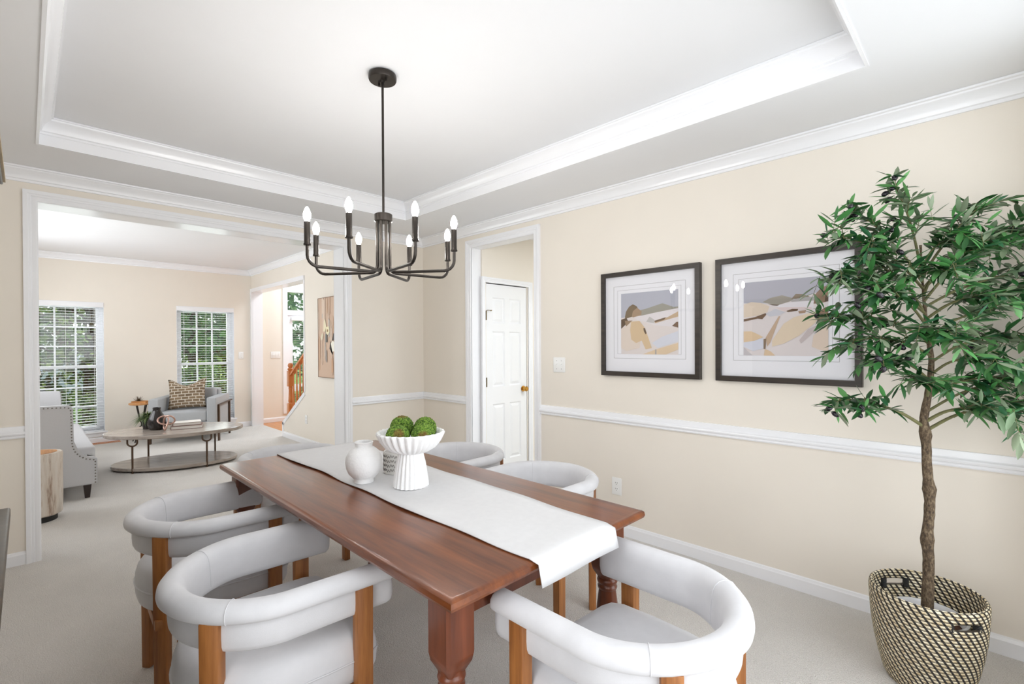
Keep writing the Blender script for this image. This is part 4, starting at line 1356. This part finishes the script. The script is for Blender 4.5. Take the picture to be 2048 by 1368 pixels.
def book(label, u, v, z, rz, w_, d_, h_):
    x, y = CT(u, v)
    t = thing('book', label, 'book', (x, y, z), rz, 'books on the coffee table')
    bm = bmesh.new()
    box(bm, (-w_/2, -d_/2, 0), (w_/2, d_/2, .003)); box(bm, (-w_/2, -d_/2, h_-.003), (w_/2, d_/2, h_)); box(bm, (-w_/2, -d_/2, .003), (-w_/2+.004, d_/2, h_-.003))
    finish('cover', bm, M['bookcover'], t)
    boxes('pages', [((-w_/2+.004, -d_/2+.005, .003), (w_/2-.006, d_/2-.005, h_-.003))], M['bookpage'], t)
    return t
book('mauve hardcover at the bottom of the pair on the coffee table', .10, .02, CTZ+.0005, ca+.1, .30, .22, .035)
b2 = book('white-topped book lying on the mauve one on the coffee table', .095, .025, CTZ+.0365, ca+.2, .27, .19, .032)
# white top jacket on the upper book
boxes('jacket', [((-.135, -.095, .032), (.135, .095, .0335))], M['bookpage'], b2)

# grey armchair by the right window
ang = math.radians(-27)
t = thing('armchair', 'boxy grey armchair in front of the far right window', 'armchair', (-4.03, -1.25, 0), ang+PI/2)
# local: x across, y forward is -y ... build facing -Y local
W_, D_ = .82, .78
hw, hd = W_/2, D_/2
def rbox(name, lo, hi, m, par, bev=.02, seg=4):
    bm = bmesh.new(); box(bm, lo, hi, bev, seg)
    return finish(name, bm, m, par, smooth=True, angle=180)
rbox('seat_base', (-hw+.12, -hd+.03, .17), (hw-.12, hd-.02, .29), M['armfab'], t, .012)
rbox('seat_cushion', (-hw+.125, -hd+.005, .292), (hw-.125, hd-.16, .44), M['armfab'], t, .03)
rbox('backrest', (-hw+.11, hd-.17, .17), (hw-.11, hd, .70), M['armfab'], t, .025)
rbox('back_cushion', (-hw+.13, hd-.30, .44), (hw-.13, hd-.172, .73), M['armfab'], t, .035)
for s in (-1, 1):
    rbox('arm', (s*(hw-.065)-.06, -hd, .15), (s*(hw-.065)+.06, hd-.02, .62), M['armfab'], t, .015)
    bm = bmesh.new()
    xx = s*(hw+.004)
    box(bm, (xx-.006, -hd+.06, 0), (xx+.016, -hd+.105, .50)); box(bm, (xx-.006, hd-.105, 0), (xx+.016, hd-.06, .50)); box(bm, (xx-.006, -hd+.06, .50), (xx+.016, hd+.05, .515))
    finish('metal_leg', bm, M['bronzeframe'], t)
def cushion(name, W2, H2, T2, m, pin=1., nn=16):
    bm = bmesh.new()
    lay = bm.loops.layers.uv.verify()
    for sgn in (1, -1):
        g = []
        for i in range(nn+1):
            row = []
            for j in range(nn+1):
                u_, v_ = i/nn*2-1, j/nn*2-1
                ed = (1-u_**4)*(1-v_**4)
                pu = u_*(1-.07*(1-v_*v_)*pin*abs(u_)); pv = v_*(1-.07*(1-u_*u_)*pin*abs(v_))
                notch = .24*max(0, 1-abs(u_)*1.25)*max(0, v_)**3*pin
                row.append(bm.verts.new((pu*W2/2, sgn*T2/2*ed**.6, pv*H2/2+H2/2-notch*H2*.9)))
            g.append(row)
        for i in range(nn):
            for j in range(nn):
                f = bm.faces.new((g[i][j], g[i+1][j], g[i+1][j+1], g[i][j+1]))
                for l, (a, b) in zip(f.loops, ((i, j), (i+1, j), (i+1, j+1), (i, j+1))): l[lay].uv = (a/nn, b/nn)
    bmesh.ops.remove_doubles(bm, verts=bm.verts, dist=.0004)
    return finish(name, bm, m, smooth=True, angle=180)
o = cushion('throw_pillow', .48, .44, .12, M['brickcloth'], 1.2)
cpos = Matrix.Translation((-4.03, -1.25, 0)) @ Matrix.Rotation(ang+PI/2, 4, 'Z') @ Vector((-.03, -.10, .445))
o.location = cpos; o.rotation_euler = (math.radians(-14), math.radians(-3), ang+PI/2)
tag(o, 'brown and cream brick-patterned throw pillow on the grey armchair', 'pillow')

# small side table, tray and air plant
sx_, sy_ = -4.30, -1.80
t = thing('side_table', 'small round wood-topped side table with iron legs beside the armchair', 'side table', (sx_, sy_, 0))
bm = bmesh.new(); lathe(bm, [(0, .522), (.135, .522), (.145, .528), (.145, .545), (.140, .548), (0, .548)], 36)
finish('tabletop', bm, M['topwood'], t, smooth=True, angle=35)
bm = bmesh.new()
e = Vector((.7, .71, 0))
for q in (0, 1):
    dd = e if q == 0 else Vector((-e.y, e.x, 0))
    tube(bm, [dd*.075+Vector((0, 0, .522)), dd*.022+Vector((0, 0, .29)), dd*.006+Vector((0, 0, .27))], .007, 8)
    tube(bm, [dd*-.075+Vector((0, 0, .522)), dd*-.022+Vector((0, 0, .29)), dd*-.006+Vector((0, 0, .27))], .007, 8)
    tube(bm, [Vector((0, 0, .15))+dd*.035*math.cos(a)+Vector((0, 0, .035*math.sin(a)+.035)) for a in lin(0, 2*PI, 25)[:-1]], .006, 8, closed=True)
    for s in (-1, 1): tube(bm, [Vector((0, 0, .152)), dd*s*.06+Vector((0, 0, .12)), dd*s*.11+Vector((0, 0, .04)), dd*s*.125], .007, 8)
tube(bm, [(0, 0, .28), (0, 0, .215)], .008, 8)
finish('iron_base', bm, M['iron'], t, smooth=True)
o = boxes('wooden_tray', [((-.10, -.055, 0), (.10, .055, .006)), ((-.10, -.055, .006), (.10, -.048, .024)), ((-.10, .048, .006), (.10, .055, .024)), ((-.10, -.048, .006), (-.093, .048, .024)), ((.093, -.048, .006), (.10, .048, .024))], M['topwood'])
o.location = (sx_, sy_, .5485); o.rotation_euler = (0, 0, math.radians(45))
tag(o, 'low honey wood tray on the round side table', 'tray')
o = tuft('air_plant', (sx_-.03, sy_-.03, .556), 110, .11, 1.5, [(92, 70, 46), (70, 56, 40), (112, 92, 62)], random.Random(3), .004, .1)
tag(o, 'spiky brown air plant in the tray on the side table', 'plant')

# nailhead settee on the left
t = thing('settee', 'pale grey settee with nailhead trim seen from its end behind the wide opening', 'sofa', (-1.40, -2.90, 0))
x0_, x1_ = 0.0, -2.06
def arm_profile(off=0.):
    pts = [(.395-off, .125)]
    pts += [(.395-off, .345-off*.6)]
    pts += [(.375-off, .358-off), (.33-off*.6, .368-off), (.29-off*.5, .392-off*.8), (.262-off*.8, .43-off*.5), (.248-off, .47), (.242-off, .52), (.238-off, .80-off), (.225-off, .825-off), (.20-off, .832-off)]
    pts += [(-.30, .845-off), (-.38+off, .82-off), (-.40+off, .125)]
    return pts
for nm, xa, xb in (('arm_panel', -.095, 0.), ('arm_panel', x1_, x1_+.095)):
    bm = bmesh.new(); prism(bm, arm_profile(), xa, xb, 'X')
    bmesh.ops.bevel(bm, geom=[e_ for e_ in bm.edges if abs(e_.verts[0].co.x-e_.verts[1].co.x) < 1e-5], offset=.01, segments=2, affect='EDGES')
    ap = finish(nm, bm, M['greyfab'], t, smooth=True, angle=50)
    if xb == 0.:
        bm = bmesh.new()
        prof2 = arm_profile(.014)[1:13]
        pth = [Vector((0, a, b)) for a, b in [(.381, .14)]+prof2]
        acc = 0.
        for a, b in zip(pth, pth[1:]):
            L = (b-a).length; s = (.026-acc) if acc else 0.
            while s < L:
                p = a.lerp(b, s/L)
                bmesh.ops.create_uvsphere(bm, u_segments=8, v_segments=5, radius=.0058, matrix=Matrix.Translation((.001, p.y, p.z)) @ Matrix.Scale(.5, 4, (1, 0, 0)))
                s += .026
            acc = (acc+L) % .026
        finish('nailhead_trim', bm, M['nail'], ap, smooth=True)
rbox('seat', (x1_+.096, -.26, .125), (-.096, .39, .445), M['greyfab'], t, .025)
rbox('backrest', (x1_+.096, -.40, .125), (-.096, -.20, .84), M['greyfab'], t, .03)
for xx in (-.07, x1_+.07):
    for yy in (.33, -.34):
        bm = bmesh.new()
        rg = [[bm.verts.new((xx+a*s, yy+b*s, z)) for a, b in ((1, 1), (-1, 1), (-1, -1), (1, -1))] for s, z in ((.017, 0), (.028, .126))]
        for k in range(4): bm.faces.new((rg[0][k], rg[0][(k+1) % 4], rg[1][(k+1) % 4], rg[1][k]))
        bm.faces.new(rg[0]); bm.faces.new(rg[1])
        finish('leg', bm, M['espresso'], t)
o = cushion('throw_pillow', .48, .46, .15, M['pillowgrey'], .3)
o.location = (-1.66, -3.00, .447); o.rotation_euler = (math.radians(-10), 0, math.radians(180)); o.scale = (1, 1, 1.12)
tag(o, 'plain grey pillow standing up behind the settee arm', 'pillow')

# wooden stump stool beside the settee
t = thing('stump_stool', 'pale rough wooden stump stool on a black base beside the settee', 'stool', (-.985, -2.895, 0))
bm = bmesh.new()
lathe(bm, [(0, .045), (.135, .045), (.146, .055), (.150, .2), (.148, .40), (.150, .515), (.143, .523), (0, .524)], 72)
for v in bm.verts:
    a = math.atan2(v.co.y, v.co.x)
    if math.hypot(v.co.x, v.co.y) > .1:
        k = 1+.018*math.sin(a*9+2)+.012*math.sin(a*17)+.012*noise.noise(Vector((math.cos(a)*4, math.sin(a)*4, v.co.z*3)))
        v.co.x *= k; v.co.y *= k
finish('stump_body', bm, M['stump'], t, smooth=True, angle=45)
bm = bmesh.new(); lathe(bm, [(0, .5242), (.118, .5242), (.118, .5255), (0, .5258)], 40)
finish('cut_top', bm, M['topwood'], t)
bm = bmesh.new(); lathe(bm, [(0, 0), (.118, 0), (.118, .045), (0, .046)], 40)
finish('base', bm, M['black'], t, smooth=True, angle=40)

# floor lamp behind the opening's left jamb
t = thing('floor_lamp', 'lamp with a white tapered shade just peeking past the left jamb by the far window', 'lamp', (-3.80, -2.985, 0))
bm = bmesh.new(); lathe(bm, [(.125, 1.29), (.165, 1.01), (.163, 1.01), (.123, 1.29)], 40); finish('lamp_shade', bm, M['lampshade'], t, smooth=True)
bm = bmesh.new(); lathe(bm, [(0, 0), (.13, 0), (.13, .015), (.02, .025), (.010, .03), (.010, 1.10), (.02, 1.12), (0, 1.13)], 24)
finish('stand', bm, M['bronzeframe'], t, smooth=True, angle=40)

# floor register
o = boxes('floor_vent', [((-.055, -.15, 0), (.055, -.135, .006)), ((-.055, .135, 0), (.055, .15, .006)), ((-.055, -.135, 0), (-.042, .135, .006)), ((.042, -.135, 0), (.055, .135, .006))]+[((-.042, -.13+.018*k, 0), (.042, -.122+.018*k, .005)) for k in range(15)], M['orangewood'])
o.location = (-4.54, -2.16, .001)
tag(o, 'honey wood floor vent on the carpet below the far left window', 'floor vent')

# abstract painting on the living room right wall
t = thing('canvas_painting', 'tan abstract painting with white flower shapes seen past the right jamb', 'painting', (-1.925, YR, .937))
boxes('canvas', [((.006, -.026, .006), (.80, -.002, 1.004))], M['bookpage'], t)
boxes('frame', [((0, -.030, 0), (.006, 0, 1.01)), ((.80, -.030, 0), (.806, 0, 1.01)), ((.006, -.030, 0), (.80, 0, .006)), ((.006, -.030, 1.004), (.80, 0, 1.01))], M['goldframe'], t)
rr = random.Random(21)
pol = [((206, 178, 156), [(0, 0), (1, 0), (1, 1), (0, 1)])]
for k in range(46):
    xx = rr.random()*.95; ww = rr.uniform(.01, .06); z0_ = rr.random()*.8; hh = rr.uniform(.15, .5)
    pol.append((rr.choice([(198, 162, 134), (214, 190, 170), (188, 158, 136), (196, 186, 176), (220, 200, 182), (204, 164, 132)]), [(xx, z0_), (xx+ww, z0_+.02), (min(1, xx+ww), min(1, z0_+hh)), (xx, min(1, z0_+hh+.03))]))
pol += [((232, 222, 190), [(.20, .58), (.22, .70), (.27, .74), (.31, .64), (.27, .57)]), ((226, 216, 190), [(.10, .50), (.16, .56), (.20, .54), (.18, .48), (.11, .46)]),
        ((236, 226, 190), [(.30, .54), (.30, .63), (.40, .64), (.43, .57), (.36, .53)]), ((150, 120, 80), [(.33, .57), (.34, .60), (.38, .60), (.37, .57)]), ((112, 112, 108), [(.28, .44), (.28, .54), (.34, .55), (.35, .44)]),
        ((244, 240, 226), [(.48, .32), (.46, .42), (.54, .46), (.62, .42), (.60, .33)]), ((96, 90, 84), [(.42, .36), (.45, .46), (.48, .40), (.47, .32), (.54, .28)]), ((70, 66, 64), [(.52, .46), (.56, .55), (.64, .54), (.62, .47)]),
        ((160, 158, 156), [(.30, .20), (.31, .34), (.33, .34), (.33, .18)]), ((214, 206, 200), [(.62, .2), (.7, .6), (.9, .5), (.84, .22)])]
art = colour_polys('painted_surface', pol, (.794, .998), M['canvas'], t, -.0262)
art.location = (.006, 0, .006)

# ------------------------------------------------------------------ foyer stair railing
t = thing('stair_railing', 'orange wooden stair railing with turned balusters seen through the foyer doorway', 'railing', (-3.10, YR+.07, 0))
def SZ(x): return .205+(x+3.225)*(.70-.205)/(FX1+.012+3.225)     # slope of the wall's edge
NX = -3.115
bm = bmesh.new()
ox = 3.10
nb = SZ(NX)
def sq(bm, x, s, z0_, z1_): box(bm, (x+ox-s, -s, z0_), (x+ox+s, s, z1_), .003)
sq(bm, NX, .042, .0, nb+.22); lathe(bm, [(0, nb+.21), (.034, nb+.215), (.026, nb+.235), (.034, nb+.25), (.030, nb+.30), (.026, nb+.42), (.030, nb+.45), (.024, nb+.46), (.03, nb+.47)], 16, (NX+ox, 0, 0))
sq(bm, NX, .040, nb+.47, nb+.70); lathe(bm, [(.028, nb+.70), (.040, nb+.715), (.042, nb+.73), (.026, nb+.745), (.036, nb+.765), (.038, nb+.785), (.026, nb+.81), (0, nb+.815)], 18, (NX+ox, 0, 0))
finish('newel_post', bm, M['orangewood'], t, smooth=True, angle=35)
bm = bmesh.new()
xs = (NX+.03, -1.9)
sl = (.70-.205)/(FX1+.012+3.225)
pr = [(-.03, 0), (-.032, .02), (-.022, .045), (0, .052), (.022, .045), (.032, .02), (.03, 0)]
rg = [[bm.verts.new((x+ox, a, SZ(x)+.60+b)) for a, b in pr] for x in xs]
n = len(pr)
for k in range(n): bm.faces.new((rg[0][k], rg[0][(k+1) % n], rg[1][(k+1) % n], rg[1][k]))
bm.faces.new(rg[0]); bm.faces.new(rg[1])
finish('handrail', bm, M['orangewood'], t, smooth=True, angle=30)
for k in range(9):
    x = NX+.115+.118*k
    zb_ = SZ(x)
    bm = bmesh.new()
    box(bm, (x+ox-.014, -.014, zb_-.01), (x+ox+.014, .014, zb_+.12))
    lathe(bm, [(0, zb_+.11), (.016, zb_+.12), (.010, zb_+.135), (.016, zb_+.15), (.014, zb_+.22), (.010, zb_+.40), (.009, zb_+.60), (0, zb_+.605)], 10, (x+ox, 0, 0))
    finish('baluster', bm, M['orangewood'], t, smooth=True, angle=40)
bm = bmesh.new()
prism(bm, [(xs[0]-.05+ox, SZ(xs[0]-.05)-.02), (xs[1]+ox, SZ(xs[1])-.02), (xs[1]+ox, SZ(xs[1])+.012), (xs[0]-.05+ox, SZ(xs[0]-.05)+.012)], -.06, .075, 'Y')
finish('shoe_rail', bm, M['orangewood'], t)
# stair flight behind the railing
bm = bmesh.new()
for k in range(7):
    x0s = -3.02+.27*k
    box(bm, (x0s, YR+.165, 0), (x0s+.27, YR+1.1, .19*(k+1)))
struct(finish('trim_10', bm, M['foyerfloor']))

# ------------------------------------------------------------------ garden outside
struct(boxes('ground_lawn', [((-40, -14, -.5), (XF-.3, 14, -.30))], M['lawn']))
struct(boxes('driveway', [((-17, -12, -.299), (-13.6, 12, -.285))], M['drive']))
struct(boxes('wall_neighbour', [((-7.6, -6, -.3), (-6.9, -2.83, 4.5))], M['brick']))
def garden_tree(name, label, base, H_, crown, rad, n, cols, seed, trunk_r=.12, lsize=.16, bare=False):
    rr = random.Random(seed)
    t = thing(name, label, 'tree' if H_ > 1.6 else 'shrub', base, 0, 'garden trees and shrubs beyond the windows')
    bm = bmesh.new()
    if H_ > 1.6:
        tube(bm, [(0, 0, 0), (.05, .03, H_*.35), (-.04, .06, H_*.62), (0, 0, H_*.9)], [trunk_r, trunk_r*.8, trunk_r*.55, trunk_r*.2], 10)
    nb_ = 46 if bare else 14 if H_ > 1.6 else 8
    for k in range(nb_):
        a = rr.uniform(0, 2*PI); z = H_*rr.uniform(.15 if H_ < 1.6 else .22, .8)
        L = rad*rr.uniform(.6, 1.)
        tip = Vector((math.cos(a)*L, math.sin(a)*L, z+rr.uniform(-.1, .5)*H_*.2))
        tube(bm, smooth_path([(0, 0, z*.9), tip*.5+Vector((0, 0, z*.5)), tip], 3), [trunk_r*.3]+[trunk_r*.22]*2+[trunk_r*.14]*4, 6)
    finish('trunk', bm, M['trunkout'], t, smooth=True)
    bm = bmesh.new()
    lay = bm.loops.layers.float_color.new('col')
    for k in range(n):
        while True:
            p = Vector((rr.uniform(-1, 1), rr.uniform(-1, 1), rr.uniform(-1, 1)))
            if .15 < p.length < 1: break
        q = p.normalized()*p.length**.6
        c = Vector((q.x*rad, q.y*rad, crown[0]+(crown[1]-crown[0])*(q.z*.5+.5)))
        c += Vector((noise.noise(c*1.1), noise.noise(c*1.1+Vector((7, 0, 0))), noise.noise(c*1.1+Vector((0, 7, 0)))))*rad*.3
        s = lsize*rr.uniform(.5, 1.2)
        d = Vector((rr.uniform(-1, 1), rr.uniform(-1, 1), rr.uniform(-.8, .5))).normalized()
        e_ = d.orthogonal().normalized()
        e_ = (Matrix.Rotation(rr.uniform(0, 2*PI), 3, d) @ e_)
        cc = srgb(cols[rr.randrange(len(cols))])
        vs = [bm.verts.new(c), bm.verts.new(c+d*s*.5+e_*s*.28), bm.verts.new(c+d*s), bm.verts.new(c+d*s*.5-e_*s*.28)]
        f = bm.faces.new(vs)
        for l in f.loops: l[lay] = (*cc, 1)
    me = bpy.data.meshes.new('foliage'); bm.to_mesh(me); bm.free(); me.materials.append(M['leafout'])
    o = bpy.data.objects.new('foliage', me); COL.objects.link(o); o.parent = t
    return t
G1 = [(112, 150, 70), (92, 130, 62), (140, 172, 90), (72, 104, 52), (160, 186, 100)]
G2 = [(72, 98, 54), (92, 114, 62), (58, 78, 46), (110, 124, 72)]
G3 = [(120, 168, 110), (92, 146, 96), (150, 190, 130), (84, 120, 84)]
GC = [(120, 146, 70), (92, 112, 58), (150, 168, 92), (84, 96, 54), (112, 92, 70), (70, 84, 46)]
garden_tree('conifer_tree', 'dark drooping evergreen close outside the far left window', (-8.6, -2.05, -.3), 5.0, (.3, 4.6), 1.25, 2600, GC, 1, .13, .17, True)
garden_tree('leafy_tree', 'bright green tree farther back outside the far left window', (-19.0, -2.0, -.3), 6.5, (.5, 6.4), 2.4, 4200, G1, 2, .2, .34)
garden_tree('leafy_tree', 'broad green tree outside the far right window', (-11.5, .3, -.3), 6.0, (1.3, 5.8), 1.9, 5200, G3, 3, .14, .24)
garden_tree('leafy_tree', 'yellow-green tree behind the far right window, right side', (-22.5, 3.9, -.3), 6.5, (.2, 6.4), 2.5, 4200, G1, 4, .2, .36)
garden_tree('leafy_tree', 'tree seen through the tall foyer window', (-11.8, 4.4, -.3), 6.5, (.2, 6.4), 1.9, 4200, G3, 5, .16, .26)
garden_tree('shrub', 'low round shrub on the lawn outside the far right window', (-9.4, .12, -.3), 1.2, (.1, 1.35), .55, 1500, G1, 6, .03, .11)
garden_tree('shrub', 'dark shrub just under the far right window', (-5.9, -.42, -.3), 1.1, (-.1, 1.0), .38, 1200, G2, 7, .03, .09)
garden_tree('shrub', 'branchy shrub just under the far left window', (-6.1, -2.35, -.3), 1.1, (-.1, .95), .5, 1000, G2, 8, .05, .09)
t = thing('parked_car', 'pale blue parked car glimpsed through the far left window', 'car', (-15.3, -1.3, -.285), math.radians(90))
bm = bmesh.new()
pr = [(-2.1, .25), (-2.1, .75), (-1.9, .88), (-1.0, .95), (-.4, 1.42), (1.0, 1.45), (1.7, .98), (2.1, .85), (2.15, .3)]
prism(bm, pr, -.85, .85, 'Y'); bmesh.ops.bevel(bm, geom=bm.edges[:], offset=.06, segments=2, affect='EDGES')
finish('body', bm, M['carpaint'], t, smooth=True, angle=50)
bm = bmesh.new()
for s in (-1,): prism(bm, [(-.75, .98), (-.35, 1.34), (.95, 1.37), (1.45, 1.0)], s*.852-.004, s*.852+.004, 'Y')
finish('side_window', bm, M['black'], t)
for xx in (-1.3, 1.35):
    for s in (-1, 1):
        bm = bmesh.new()
        prism(bm, [(xx+.32*math.cos(a), .32+.32*math.sin(a)) for a in lin(0, 2*PI, 25)[:-1]], s*.80-.1, s*.80+.1, 'Y')
        finish('wheel', bm, M['rubber'], t)
